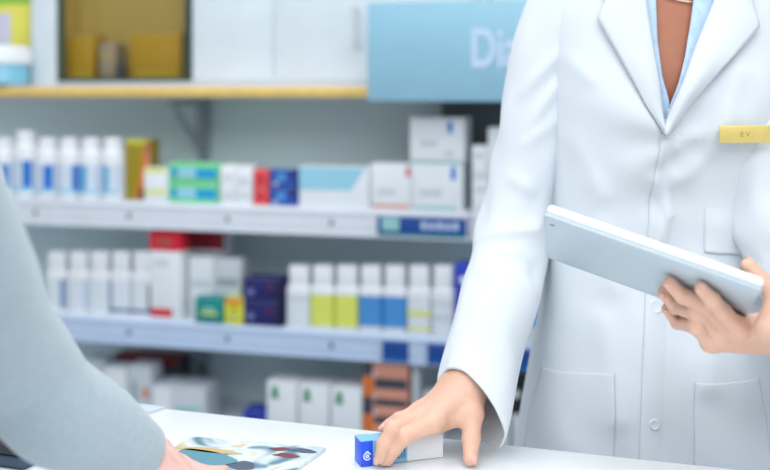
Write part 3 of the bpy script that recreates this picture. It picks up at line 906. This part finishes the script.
# name tag
GOLD = mat('tag_gold', (226, 204, 122), 0.35, .04, 40, metal=0.25)
x0, z0_ = on_front(717, 134); x1, z1_ = on_front(768, 133)
y0 = front_y(x0, z0_) - .011; y1 = min(front_y(x1, z1_), front_y((x0 + x1) / 2, z0_)) - .012
tx = Vector((x1 - x0, y1 - y0, z1_ - z0_)); TL = tx.length; tx.normalize()
tz = (Vector((0, 0, 1)) - tx * tx.z).normalized(); ty = tz.cross(tx)
TM = Matrix((( tx.x, ty.x, tz.x, x0), (tx.y, ty.y, tz.y, y0), (tx.z, ty.z, tz.z, z0_), (0, 0, 0, 1)))
b = MB(); b.box(0, TL, 0, .0022, -.0103, .0103, GOLD, .0008, M=TM)
DK = mat('tag_ink', (172, 148, 76), .5)
vs, fs = text_mesh('E V', 0.0085, DK)
b.add([TM @ Vector((v.x + TL * .36, -.0001 - v.z * .2, v.y - .003)) for v in vs], fs, DK)
o = b.build('name_tag', coat, WR); o['label'] = 'small gold name tag'
# shirt
sh = lambda s, t: -.0075 + .0035 * math.sin(6 * s)
b = MB()
def shirt_strip(inner, outer, off):
    inner = [on_front(*p) for p in inner]; outer = [on_front(*p) for p in outer]
    A = resamp(inner, 40); B = resamp(outer, 40); m = 8
    vs = []; fs = []
    for i in range(41):
        for k in range(m + 1):
            q = A[i].lerp(B[i], k / m)
            vs.append((q.x, front_y(q.x, q.y, off(i / 40, k / m)), q.y))
    for i in range(40):
        for k in range(m): fs.append((i * 9 + k, i * 9 + k + 1, (i + 1) * 9 + k + 1, (i + 1) * 9 + k))
    b.add(vs, fs, SHIRT)
shirt_strip([(646, -95), (657, 0), (659, 40), (664, 78), (671, 103), (668, 122)], [(612, -80), (620, 0), (632, 50), (645, 95), (655, 130), (660, 142)], lambda s, t: -.006 + .002 * math.sin(7 * s) * (1 - t))
shirt_strip([(706, -95), (695, 0), (692, 25), (687, 55), (680, 82), (671, 104), (668, 122)], [(748, -80), (748, 0), (738, 30), (722, 60), (705, 90), (688, 118), (676, 142)], lambda s, t: -.006 + .002 * math.sin(8 * s) * (1 - t))
o = b.build('shirt', woman, WR, smooth=True); solid(o, .0015, 0); o['label'] = 'light blue open collared shirt'
# sleeves
def sl_disp(seed, elbow, amp=1.0):
    def d(th, s):
        e = gau(s - elbow, .15)
        v = .0045 * N(math.cos(th) * 1.3 + seed, math.sin(th) * 1.3, s * 5)
        w = math.sin(s * 44 + 1.8 * math.sin(th + seed) + 3 * N(math.cos(th), math.sin(th) + seed, s * 3))
        v += e * .0035 * w * (0.55 + .45 * math.cos(th + 2.2))
        v += .0022 * N(math.cos(th) * 2.2 + s * 7, math.sin(th) * 2.2 + seed, s * 9)
        return v * amp
    return d
RFOLD = [fold(560, 52, 522, 96, 1.385, 1.395, .008, .0050), fold(556, 84, 530, 128, 1.385, 1.39, .007, .0045), fold(553, 120, 520, 150, 1.39, 1.39, .008, .0035),
         fold(548, 226, 492, 236, 1.38, 1.385, .009, .0050), fold(546, 262, 500, 246, 1.35, 1.365, .007, .0050), fold(540, 292, 478, 268, 1.34, 1.36, .009, .0045),
         fold(524, 18, 512, 70, 1.40, 1.40, .010, .0035), fold(530, 190, 500, 172, 1.385, 1.39, .010, .003), fold(520, 345, 470, 318, 1.28, 1.30, .010, .003)]
RS = [(.305, 1.44, 1.465, .045), (.262, 1.44, 1.440, .060), (.231, 1.438, 1.385, .056), (.213, 1.436, 1.31, .053), (.197, 1.436, 1.24, .049),
      (.180, 1.435, 1.172, .046), (.168, 1.42, 1.107, .051), (.151, 1.385, 1.062, .052), (.124, 1.32, 1.005, .046), (.1070, 1.265, .966, .0452)]
v_, f_ = tube_sleeve(RS, 130, 72, sl_disp(2.0, .66), ext=math.radians(0), extlen=.064, s_ext=.86, lines=RFOLD)
b = MB(); b.add(v_, f_, COATM); o = b.build('sleeve', coat, WR, smooth=True); solid(o, .0024)
LS = [(.465, 1.44, 1.465, .045), (.503, 1.44, 1.440, .060), (.516, 1.435, 1.385, .058), (.487, 1.388, 1.31, .056), (.482, 1.360, 1.24, .055),
      (.483, 1.342, 1.17, .055), (.499, 1.31, 1.11, .054), (.514, 1.27, 1.076, .051), (.508, 1.225, 1.058, .046), (.489, 1.192, 1.047, .041)]
v_, f_ = tube_sleeve(LS, 120, 64, sl_disp(5.0, .6))
b = MB(); b.add(v_, f_, COATM); o = b.build('sleeve', coat, WR, smooth=True); solid(o, .0024)
PURP = mat('cuff_purple', (92, 72, 118), .8)
def cuff(p0, p1, r, hint, name='shirt_cuff'):
    b = MB(); p0 = Vector(p0); p1 = Vector(p1)
    v_, f_ = tube_sleeve([tuple(p0) + (r * 1.02,), tuple(p0.lerp(p1, .5)) + (r,), tuple(p1) + (r,)], 12, 36, lambda a, s: .0006 * math.sin(a * 5 + s * 4), e1hint=hint, flat=.76)
    b.add(v_, f_, PURP); o = b.build(name, woman, WR, smooth=True); solid(o, .0016)
    o['label'] = 'purple shirt cuff'

# --- right hand on the carton
wr = P(465, 381, 1.262); fo = P(489, 335, 1.335)
side = Vector((0.55, -0.80, 0.15)).normalized() * 0.019      # towards the thumb/index side
m_i, m_m, m_r, m_p = P(433, 423, 1.200), P(423, 416, 1.218), P(420, 412, 1.239), P(423, 412, 1.258)
fing = [[m_i, P(405, 436, 1.184), P(394, 449, 1.186), P(388, 460, 1.190)],
        [m_m, P(393, 429, 1.186), P(384, 444, 1.182), P(380, 458.5, 1.186)],
        [m_r, P(399, 420, 1.216), P(391, 425, 1.216), P(385, 428, 1.216)],
        [m_p, P(403, 420, 1.250), P(392, 427, 1.256), P(386, 434, 1.258)]]
fr = [[.0098, .0088, .0078, .0066], [.0098, .0088, .0078, .0066], [.0094, .0084, .0074, .0064], [.0086, .0074, .0066, .0058]]
th = [P(472, 386, 1.250), P(473, 414, 1.222), P(471, 439, 1.205), P(470.5, 458.5, 1.190)]
tr_ = [.0150, .0118, .0098, .0082]
fnR0 = hand_parts(fo, wr, side, [m_i, m_m, m_r, m_p], fing, fr, th, tr_)
fnR = lambda Q: smin(fnR0(Q), np.minimum(seg_sd(Q, P(470, 412, 1.226), P(440, 426, 1.212), .0085, .0075), seg_sd(Q, P(462, 398, 1.236), P(436, 416, 1.215), .0125, .0095)), .012)
allp = [fo, wr, m_p] + th + [p for f_ in fing for p in f_]
lo_ = np.min([list(p) for p in allp], 0) - .045; hi_ = np.max([list(p) for p in allp], 0) + .045
body = MB()
v_, f_ = surface_nets(fnR, lo_, hi_, .0016); body.add(v_, f_, SKIN)
for k, f_ in enumerate(fing):
    nail(body, f_[-1], f_[-2], Vector((-.6, -.7, .35)), fr[k][-1], NAILM)
nail(body, th[-1], th[-2], Vector((.55, -.8, 0)), tr_[-1], NAILM, 1.2)

# --- tablet
TA = P(549, 202, 1.10); TB = P(766, 277, 1.035)
Lh = (TB - TA).normalized(); TLEN = (TB - TA).length
mh = Vector((-Lh.y, Lh.x, 0)).normalized()
upv = Lh.cross(mh); upv = upv if upv.z > 0 else -upv
thT = math.radians(28)
sT = mh * math.cos(thT) - upv * math.sin(thT)
nT = mh * math.sin(thT) + upv * math.cos(thT)
TT = .0155; TW = .138
TMx = Matrix(((Lh.x, sT.x, nT.x, 0), (Lh.y, sT.y, nT.y, 0), (Lh.z, sT.z, nT.z, 0), (0, 0, 0, 1)))
SILV = mat('tablet_silver', (188, 201, 210), .35, .01, 20, metal=.1)
TRIM = mat('tablet_edge', (236, 242, 247), .25, .01, 20)
to = TA - nT * TT
tab = empty('tablet', to, 0, 'silver white tablet computer held in the woman\'s hand', 'tablet')
b = MB(); b.box(0, TLEN, 0, TW, 0, TT * .24, SILV, .0022, M=TMx, seg=3); b.build('back_shell', tab)
b = MB(); b.box(0, TLEN, 0, TW, TT * .24 + .0001, TT - .0005, TRIM, .0056, M=TMx, seg=5); b.build('frame', tab)
b = MB(); b.box(.012, TLEN - .012, .010, TW - .010, TT - .0006, TT, BLACK, .0002, M=TMx); b.build('screen', tab)
b = MB()
for q in (.0075, .0105): b.tube(TMx @ Vector((q, .020, -.0006)), TMx @ Vector((q, .020, .001)), .0011, .0011, CHAR)
b.build('camera_lens', tab)
def on_back(px, py, off):
    d = P(px, py, 1.0) - Vector((0, 0, EYE)); c0 = Vector((0, 0, EYE))
    t = (to - c0).dot(nT) / d.dot(nT)
    return c0 + d * t - nT * off
def keep(p, r):
    dd = (p - to).dot(-nT)
    return p if dd >= r else p - nT * (r - dd)

# --- left hand under the tablet
mi = [P(740, 320, 1.110), P(727, 327, 1.114), P(719, 335, 1.118), P(711, 342, 1.122)]
tips = [(704, 281), (672, 275.5), (666, 285), (671, 297)]
dips = [(715, 289.5), (686, 286), (679, 297), (682, 309)]
pips = [(726, 299, 1.092), (704, 301, 1.092), (697, 313, 1.094), (696, 327, 1.096)]
fr2 = [[.0100, .0092, .0083, .0070], [.0100, .0092, .0083, .0070], [.0096, .0088, .0080, .0067], [.0088, .0080, .0072, .0062]]
fing2 = []
mi = [keep(q, .0145) for q in mi]
for k in range(4):
    rr = fr2[k]
    tp = on_back(*tips[k], rr[3] + .0016); dp = on_back(*dips[k], rr[2] + .003)
    pp = keep(P(*pips[k]), rr[1] + .004)
    if k == 3: tp = tp - nT * .006; dp = dp - nT * .006
    fing2.append([mi[k], pp, dp, tp])
wl = P(790, 334, 1.165); fl = P(832, 338, 1.215)
sideL = Vector((0.1, -.25, .9)).normalized() * .017
tpos = lambda l, s, n: to + Lh * l + sT * s + nT * n
th2 = [P(778, 326, 1.13), tpos(TLEN + .0175, .034, -.022), tpos(TLEN + .0155, .030, .012), tpos(TLEN - .017, .020, TT + .0112)]
tr2 = [.0155, .0122, .0098, .0080]
fnL = hand_parts(fl, wl, sideL, mi, fing2, fr2, th2, tr2, palm_r=(.0140, .0098))
allp = [fl, wl] + th2 + [p for f_ in fing2 for p in f_]
lo_ = np.min([list(p) for p in allp], 0) - .04; hi_ = np.max([list(p) for p in allp], 0) + .04
v_, f_ = surface_nets(fnL, lo_, hi_, .0016); body.add(v_, f_, SKIN)
for k, f_ in enumerate(fing2):
    nail(body, f_[-1], f_[-2], -nT + Vector((-.1, -.6, 0)), fr2[k][-1], NAILM)
nail(body, th2[-1], th2[-2], nT, tr2[-1], NAILM, 1.2)

# --- torso, neck, arms, head, legs of the body
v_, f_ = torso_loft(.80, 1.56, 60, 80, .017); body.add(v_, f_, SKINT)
HC = Vector((.396, 1.425, 1.69))
def head_fn(Q):
    c = np.array(HC)
    d = smin(ell_sd(Q, c + [0, .02, .03], (.074, .092, .088)), ell_sd(Q, c + [0, -.030, -.045], (.052, .062, .075)), .04)
    d = smin(d, seg_sd(Q, c + [0, .035, -.04], (.394, 1.445, 1.50), .053, .058), .03)
    d = smin(d, seg_sd(Q, c + [0, -.090, .0], c + [0, -.106, -.032], .007, .011), .012)     # nose
    d = smin(d, ell_sd(Q, c + [0, -.080, -.098], (.018, .014, .014)), .02)                   # chin
    for s in (-1, 1):
        d = np.minimum(d, smin(d, ell_sd(Q, c + [s * .076, .018, -.012], (.010, .018, .030)), .006))
        e = ell_sd(Q, c + [s * .031, -.088, .004], (.018, .014, .011))
        d = np.maximum(d, -(e + .002))
    return d
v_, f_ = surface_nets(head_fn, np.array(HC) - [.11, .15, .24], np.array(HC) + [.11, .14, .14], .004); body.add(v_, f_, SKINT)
def sphere(mb, c, r, m):
    bm = bmesh.new(); bmesh.ops.create_uvsphere(bm, u_segments=18, v_segments=12, radius=1)
    mb.add([(c[0] + v.co.x * r[0], c[1] + v.co.y * r[1], c[2] + v.co.z * r[2]) for v in bm.verts], [[v.index for v in f.verts] for f in bm.faces], m); bm.free()
for s in (-1, 1):
    sphere(body, HC + Vector((s * .031, -.0715, .002)), (.0125, .011, .0075), EYEW)
    sphere(body, HC + Vector((s * .031, -.0800, .002)), (.0052, .004, .0056), EYED)
sphere(body, HC + Vector((0, -.0915, -.060)), (.021, .007, .0045), LIP); sphere(body, HC + Vector((0, -.0915, -.067)), (.018, .007, .005), LIP)
def limb_fn(Q):
    d = seg_sd(Q, (.226, 1.44, 1.39), (.188, 1.438, 1.22), .036, .032)
    d = smin(d, seg_sd(Q, (.188, 1.438, 1.22), (.166, 1.415, 1.10), .032, .032), .02)
    d = smin(d, seg_sd(Q, (.166, 1.415, 1.10), tuple(fo), .032, .027), .02)
    d2 = seg_sd(Q, (.505, 1.432, 1.39), (.484, 1.350, 1.18), .036, .033)
    d2 = smin(d2, seg_sd(Q, (.484, 1.350, 1.18), (.502, 1.30, 1.10), .033, .033), .02)
    d2 = smin(d2, seg_sd(Q, (.502, 1.31, 1.10), tuple(fl), .033, .026), .02)
    d = np.minimum(d, d2)
    for s in (-1, 1):
        g = seg_sd(Q, (.356 + s * .072, 1.45, .88), (.356 + s * .085, 1.44, .48), .072, .055)
        g = smin(g, seg_sd(Q, (.356 + s * .095, 1.44, .48), (.356 + s * .095, 1.46, .08), .055, .036), .03)
        g = smin(g, seg_sd(Q, (.356 + s * .095, 1.46, .045), (.356 + s * .10, 1.33, .03), .036, .026), .03)
        d = np.minimum(d, g)
    return d
v_, f_ = surface_nets(limb_fn, (.10, 1.17, -.01), (.62, 1.58, 1.48), .008); body.add(v_, f_, SKIN)
body.build('body', woman, WR, smooth=True)
cuff(fo.lerp(wr, .66), fo.lerp(wr, .93), .0310, side)
cuff(fl.lerp(wl, -.2), fl.lerp(wl, .42), .0325, sideL)
# necklace
b = MB(); pts = []
for i in range(41):
    t = math.radians(-150 + 120 * i / 40)
    x = .3935 + .060 * math.cos(t)
    z = 1.452 - .021 * (math.sin(-t)) ** 2
    pts.append(Vector((x, front_y(x, z, -.0135), z)))
for i in range(40): b.tube(pts[i], pts[i + 1], .0011, .0011, mat('necklace_metal', (214, 200, 186), .25, metal=.7), 8)
b.build('necklace', woman, WR)
# hair, trousers, shoes (outside the frame)
HAIR = mat('hair_dark_brown', (52, 36, 28), .5, .2, 60)
def hair_fn(Q):
    c = np.array(HC)
    d = ell_sd(Q, c + [0, .030, .036], (.084, .098, .096))
    d = smin(d, seg_sd(Q, c + [0, .10, .03], c + [0, .125, -.20], .05, .03), .04)
    cut = ell_sd(Q, c + [0, -.10, -.035], (.066, .085, .085))
    return np.maximum(d, -cut)
v_, f_ = surface_nets(hair_fn, np.array(HC) - [.12, .14, .26], np.array(HC) + [.12, .20, .16], .005)
b = MB(); b.add(v_, f_, HAIR); b.build('hair', woman, WR, smooth=True)
TROU = mat('trousers_dark', (48, 54, 70), .8)
def trou_fn(Q):
    d = ell_sd(Q, (.356, 1.45, .90), (.140, .10, .14))
    for s in (-1, 1):
        g = seg_sd(Q, (.356 + s * .072, 1.45, .88), (.356 + s * .085, 1.44, .48), .080, .066)
        d = smin(d, smin(g, seg_sd(Q, (.356 + s * .095, 1.44, .48), (.356 + s * .095, 1.46, .10), .070, .058), .03), .02)
    return d
v_, f_ = surface_nets(trou_fn, (.13, 1.28, .02), (.58, 1.60, 1.06), .01)
b = MB(); b.add(v_, f_, TROU); b.build('trousers', woman, WR, smooth=True)
for s in (-1, 1):
    x = .356 + s * .097
    def shoe_fn(Q):
        d = seg_sd(Q, (x, 1.475, .045), (x, 1.31, .034), .042, .034)
        return np.maximum(smin(d, seg_sd(Q, (x, 1.465, .05), (x, 1.465, .09), .042, .04), .02), -(Q[:, 2] - .002))
    v_, f_ = surface_nets(shoe_fn, (x - .06, 1.24, -.01), (x + .06, 1.55, .15), .006)
    b = MB(); b.add(v_, f_, PLAST); b.build('shoe', woman, WR, smooth=True)

# ------------------------------------------------------------------ the customer at the left
CRt = Vector((-.58, .64, 0))
cust = empty('person', CRt, 0, 'customer in a pale grey knitted sweater leaning an arm over the counter', 'person')
KNIT = mat('knit_grey', (166, 181, 189), 0.95, 0.05, 160, bump=.5, bscale=420, sheen=.3, spec=.1)
sho = Vector((-.385, .70, 1.36)); elb = P(8, 360, .93); wrc = P(140, 462, 1.075)
kn = Vector((1, 0, 0))
SL = [(-.49, .655, 1.29, .050), (-.425, .675, 1.335, .068), (-.392, .70, 1.345, .072), (-.362, .745, 1.30, .068), (-.340, .82, 1.20, .062), (elb.x - .010, elb.y - .045, elb.z + .055, .055),
      (elb.x + .001, elb.y + .02, elb.z - .008, .051), tuple(elb.lerp(wrc, .35) + Vector((-.004, 0, -.008))) + (.049,), tuple(elb.lerp(wrc, .66)) + (.043,), tuple(elb.lerp(wrc, .93)) + (.038,)]
def kd(th_, s):
    return .0028 * N(math.cos(th_) * 1.5, math.sin(th_) * 1.5 + 4, s * 6) + .0015 * gau(s - .55, .15) * math.sin(s * 40 + 2 * math.sin(th_))
def cprof(z):   # sweater outline
    tab = [(.80, .175, .115), (.95, .170, .112), (1.10, .165, .108), (1.25, .175, .112), (1.35, .178, .105), (1.41, .135, .082), (1.445, .075, .066), (1.48, .058, .058)]
    for i in range(len(tab) - 1):
        if z <= tab[i + 1][0]: break
    t = (z - tab[i][0]) / (tab[i + 1][0] - tab[i][0]); t = t * t * (3 - 2 * t) if 0 < t < 1 else max(0, min(1, t))
    return tab[i][1] + t * (tab[i + 1][1] - tab[i][1]), tab[i][2] + t * (tab[i + 1][2] - tab[i][2])
def closs(z0, z1, nz, nt, inset):
    vs = []; fs = []
    for j in range(nz + 1):
        z = z0 + (z1 - z0) * j / nz; a, bb = cprof(z)
        for i in range(nt):
            t = 2 * math.pi * i / nt; c, s = math.cos(t), math.sin(t)
            q = Vector(((a - inset) * math.copysign(abs(c) ** .8, c), (bb - inset) * math.copysign(abs(s) ** .8, s), 0))
            q.rotate(Matrix.Rotation(cth, 3, 'Z'))
            vs.append((CRt.x + q.x, CRt.y + q.y, z))
    for j in range(nz):
        for i in range(nt): fs.append((j * nt + i, j * nt + (i + 1) % nt, (j + 1) * nt + (i + 1) % nt, (j + 1) * nt + i))
    return vs, fs
b = MB(); b.add(*closs(.82, 1.475, 60, 72, 0), KNIT); sw = b.build('sweater', cust, CRt, smooth=True); solid(sw, .003)
v_, f_ = tube_sleeve(SL, 110, 64, kd); b = MB(); b.add(v_, f_, KNIT); o = b.build('sleeve', sw, CRt, smooth=True); solid(o, .004)
SLL = [(-.66, .68, 1.29, .050), (-.715, .690, 1.335, .066), (-.752, .70, 1.34, .070), (-.78, .72, 1.28, .062), (-.79, .73, 1.18, .058), (-.79, .76, 1.08, .058), (-.775, .83, 1.01, .056), (-.73, .93, .965, .050), (-.68, 1.02, .95, .041)]
v_, f_ = tube_sleeve(SLL, 90, 48, kd); b = MB(); b.add(v_, f_, KNIT); o = b.build('sleeve', sw, CRt, smooth=True); solid(o, .004)
SKC = mat('skin_rosy', (232, 186, 176), .5, .04, 60, sss=.12)
cb_ = MB()
# right hand on the magazine
w0 = wrc; f0 = elb.lerp(wrc, .6)
cs = Vector((.75, -.62, .1)).normalized() * .020
mz = ZC + .0045
m4 = [P(182, 482, 1.085), P(174, 471, 1.102), P(166, 460, 1.120), P(158, 449, 1.136)]
def cpt(px, py, r, dz=.0): # finger point resting on the magazine
    q = P(px, py, (EYE - (mz + r + dz)) * F / (py - HOR)); return q
cf = [[m4[0], P(204, 483, 1.100), cpt(226, 497, .0078, .004), cpt(244, 496, .007)],
      [m4[1], P(200, 480, 1.120), cpt(224, 488, .0078, .004), cpt(245, 487, .007)],
      [m4[2], P(192, 471, 1.140), cpt(216, 479, .0078, .004), cpt(238, 478, .007)],
      [m4[3], P(182, 463, 1.155), cpt(202, 472, .0072, .004), cpt(222, 472, .0065)]]
cfr = [[.0105, .0093, .0082, .0070]] * 3 + [[.0094, .008, .0072, .0062]]
ct = [P(150, 482, 1.05), P(172, 490, 1.060), cpt(196, 499, .0112, .005), cpt(214, 505, .0085, .003)]
fnC = hand_parts(f0, w0, cs, m4, cf, cfr, ct, [.016, .013, .011, .009], palm_r=(.0155, .0125))
allp = [f0, w0] + ct + [p for q in cf for p in q]
lo_ = np.min([list(p) for p in allp], 0) - .045; hi_ = np.max([list(p) for p in allp], 0) + .045
v_, f_ = surface_nets(fnC, lo_, hi_, .002); cb_.add(v_, f_, SKC)
for k, q in enumerate(cf): nail(cb_, q[-1], q[-2], Vector((0, 0, 1)), cfr[k][-1], NAILM)
# left hand
wl2 = Vector((-.665, 1.045, .945)); fl2 = Vector((-.70, .98, .955))
ml2 = [Vector((-.635 - .018 * k, 1.115 + .004 * k, .935)) for k in range(4)]
ff = [[m, m + Vector((.010, .040, -.008)), m + Vector((.016, .062, -.018)), m + Vector((.02, .080, -.026))] for m in ml2]
fnC2 = hand_parts(fl2, wl2, Vector((.019, .006, 0)), ml2, ff, [[.0105, .0093, .0082, .0070]] * 4, [wl2 + Vector((.018, .01, -.008)), wl2 + Vector((.05, .03, -.018)), wl2 + Vector((.066, .052, -.026)), wl2 + Vector((.074, .07, -.033))], [.016, .013, .011, .009])
v_, f_ = surface_nets(fnC2, (-.80, .92, .85), (-.52, 1.24, 1.02), .003); cb_.add(v_, f_, SKC)
# body, head, legs
cb_.add(*closs(.80, 1.48, 40, 60, .012), SKC)
HC2 = Vector((-.55, .68, 1.615))
def head2(Q):
    c = np.array(HC2)
    d = smin(ell_sd(Q, c + [0, -.01, .03], (.074, .092, .088)), ell_sd(Q, c + [.01, .038, -.045], (.052, .062, .075)), .04)
    d = smin(d, seg_sd(Q, c + [-.01, -.03, -.04], (CRt.x, CRt.y, 1.43), .050, .052), .03)
    d = smin(d, seg_sd(Q, c + [.02, .094, .0], c + [.024, .110, -.032], .007, .011), .012)
    d = smin(d, ell_sd(Q, c + [.018, .084, -.098], (.018, .014, .014)), .02)
    for s in (-1, 1): d = np.minimum(d, smin(d, ell_sd(Q, c + [s * .076, -.015, -.012], (.010, .018, .030)), .006))
    return d
v_, f_ = surface_nets(head2, np.array(HC2) - [.11, .15, .24], np.array(HC2) + [.11, .16, .14], .005); cb_.add(v_, f_, SKC)
for s in (-1, 1):
    sphere(cb_, HC2 + Vector((s * .031 + .018, .085, .004)), (.012, .012, .009), EYEW)
    sphere(cb_, HC2 + Vector((s * .031 + .0195, .0935, .003)), (.0055, .005, .0055), EYED)
sphere(cb_, HC2 + Vector((.02, .098, -.062)), (.021, .007, .007), LIP)
def limb2(Q):
    d = None
    for s in (-1, 1):
        g = seg_sd(Q, (CRt.x + s * .085, CRt.y, .86), (CRt.x + s * .09, CRt.y, .46), .088, .055)
        g = smin(g, seg_sd(Q, (CRt.x + s * .09, CRt.y, .46), (CRt.x + s * .09, CRt.y - .02, .08), .055, .036), .03)
        g = smin(g, seg_sd(Q, (CRt.x + s * .09, CRt.y - .02, .045), (CRt.x + s * .10, CRt.y + .11, .03), .036, .026), .03)
        d = g if d is None else np.minimum(d, g)
    for a, c, e in (((-.40, .70, 1.36), tuple(elb + Vector((0, -.004, .004))), tuple(f0)), ((-.76, .705, 1.34), (-.79, .77, 1.06), tuple(fl2))):
        d = np.minimum(d, smin(seg_sd(Q, a, c, .042, .030), seg_sd(Q, c, e, .030, .025), .02))
    return d
v_, f_ = surface_nets(limb2, (-.90, .48, -.01), (-.20, 1.12, 1.42), .010); cb_.add(v_, f_, SKC)
cb_.build('body', cust, CRt, smooth=True)
def hair2(Q):
    c = np.array(HC2)
    d = ell_sd(Q, c + [0, -.022, .036], (.085, .098, .096))
    return np.maximum(d, -ell_sd(Q, c + [.02, .105, -.035], (.066, .085, .085)))
v_, f_ = surface_nets(hair2, np.array(HC2) - [.12, .16, .14], np.array(HC2) + [.12, .14, .16], .006)
b = MB(); b.add(v_, f_, HAIR); b.build('hair', cust, CRt, smooth=True)
def trou2(Q):
    d = ell_sd(Q, (CRt.x, CRt.y, .88), (.160, .11, .14))
    for s in (-1, 1):
        g = seg_sd(Q, (CRt.x + s * .085, CRt.y, .86), (CRt.x + s * .09, CRt.y, .46), .095, .070)
        d = smin(d, smin(g, seg_sd(Q, (CRt.x + s * .09, CRt.y, .46), (CRt.x + s * .09, CRt.y - .02, .10), .070, .058), .03), .02)
    return d
v_, f_ = surface_nets(trou2, (CRt.x - .24, CRt.y - .16, .02), (CRt.x + .24, CRt.y + .16, 1.04), .01)
b = MB(); b.add(v_, f_, TROU); b.build('trousers', cust, CRt, smooth=True)
for s in (-1, 1):
    x = CRt.x + s * .094
    def shoe2(Q):
        d = seg_sd(Q, (x, CRt.y - .04, .045), (x, CRt.y + .13, .034), .042, .034)
        return np.maximum(smin(d, seg_sd(Q, (x, CRt.y - .03, .05), (x, CRt.y - .03, .09), .042, .04), .02), -(Q[:, 2] - .002))
    v_, f_ = surface_nets(shoe2, (x - .06, CRt.y - .11, -.01), (x + .06, CRt.y + .2, .15), .006)
    b = MB(); b.add(v_, f_, BLACK); b.build('shoe', cust, CRt, smooth=True)
# small dark pouch under the customer's arm
pc = on_counter(10, 462) + Vector((0, 0, .0006))
pr = empty('pouch', pc, math.radians(-20), 'small dark blue grey pouch on the counter under the grey sleeve', 'pouch')
PO = mat('pouch_slate', (66, 86, 108), .7, .06, 40); PO2 = mat('pouch_dark', (52, 56, 62), .7)
b = MB(); b.box(-.05, .035, -.02, .02, 0, .014, PO, .006, seg=3); b.build('body', pr)
b = MB(); b.box(-.051, .030, -.021, .021, .0142, .028, PO2, .006, seg=3); b.build('flap', pr)

# ------------------------------------------------------------------ light, camera, colour
w = bpy.data.worlds.new('World'); SC.world = w; w.use_nodes = True
bg = w.node_tree.nodes['Background']; bg.inputs['Color'].default_value = (.91, .96, 1.0, 1); bg.inputs['Strength'].default_value = .66
def area(name, loc, rot, sx, sy, power, col=(1, 1, 1)):
    l = bpy.data.lights.new(name, 'AREA'); l.shape = 'RECTANGLE'; l.size = sx; l.size_y = sy; l.energy = power; l.color = col
    o = bpy.data.objects.new(name, l); COL.objects.link(o); o.location = loc; o.rotation_euler = rot
    return o
area('ceiling_panel_light', (-.3, .9, 2.75), (0, 0, cth), 2.4, .6, 17, (.97, .99, 1))
area('ceiling_panel_light', (.2, 1.95, 2.75), (0, 0, cth), 2.4, .45, 15, (.97, .99, 1))
area('ceiling_panel_light', (0, -.7, 2.75), (math.radians(28), 0, 0), 3.2, 1.2, 47, (.97, .99, 1))

cam = bpy.data.cameras.new('Camera'); co = bpy.data.objects.new('Camera', cam); COL.objects.link(co)
co.location = (0, 0, EYE); co.rotation_euler = (math.radians(90), 0, 0)
cam.sensor_width = 36; cam.lens = F * 36 / 770; cam.shift_y = -(235 - HOR) / 770
cam.clip_start = .05
cam.dof.use_dof = True; cam.dof.focus_distance = 1.24; cam.dof.aperture_fstop = 2.4
SC.camera = co
SC.view_settings.view_transform = 'Standard'; SC.view_settings.look = 'None'
SC.view_settings.exposure = 0.0; SC.view_settings.gamma = 1.0; SC.view_settings.use_curve_mapping = False
SC.cycles.use_denoising = True
SC.cycles.max_bounces = 8
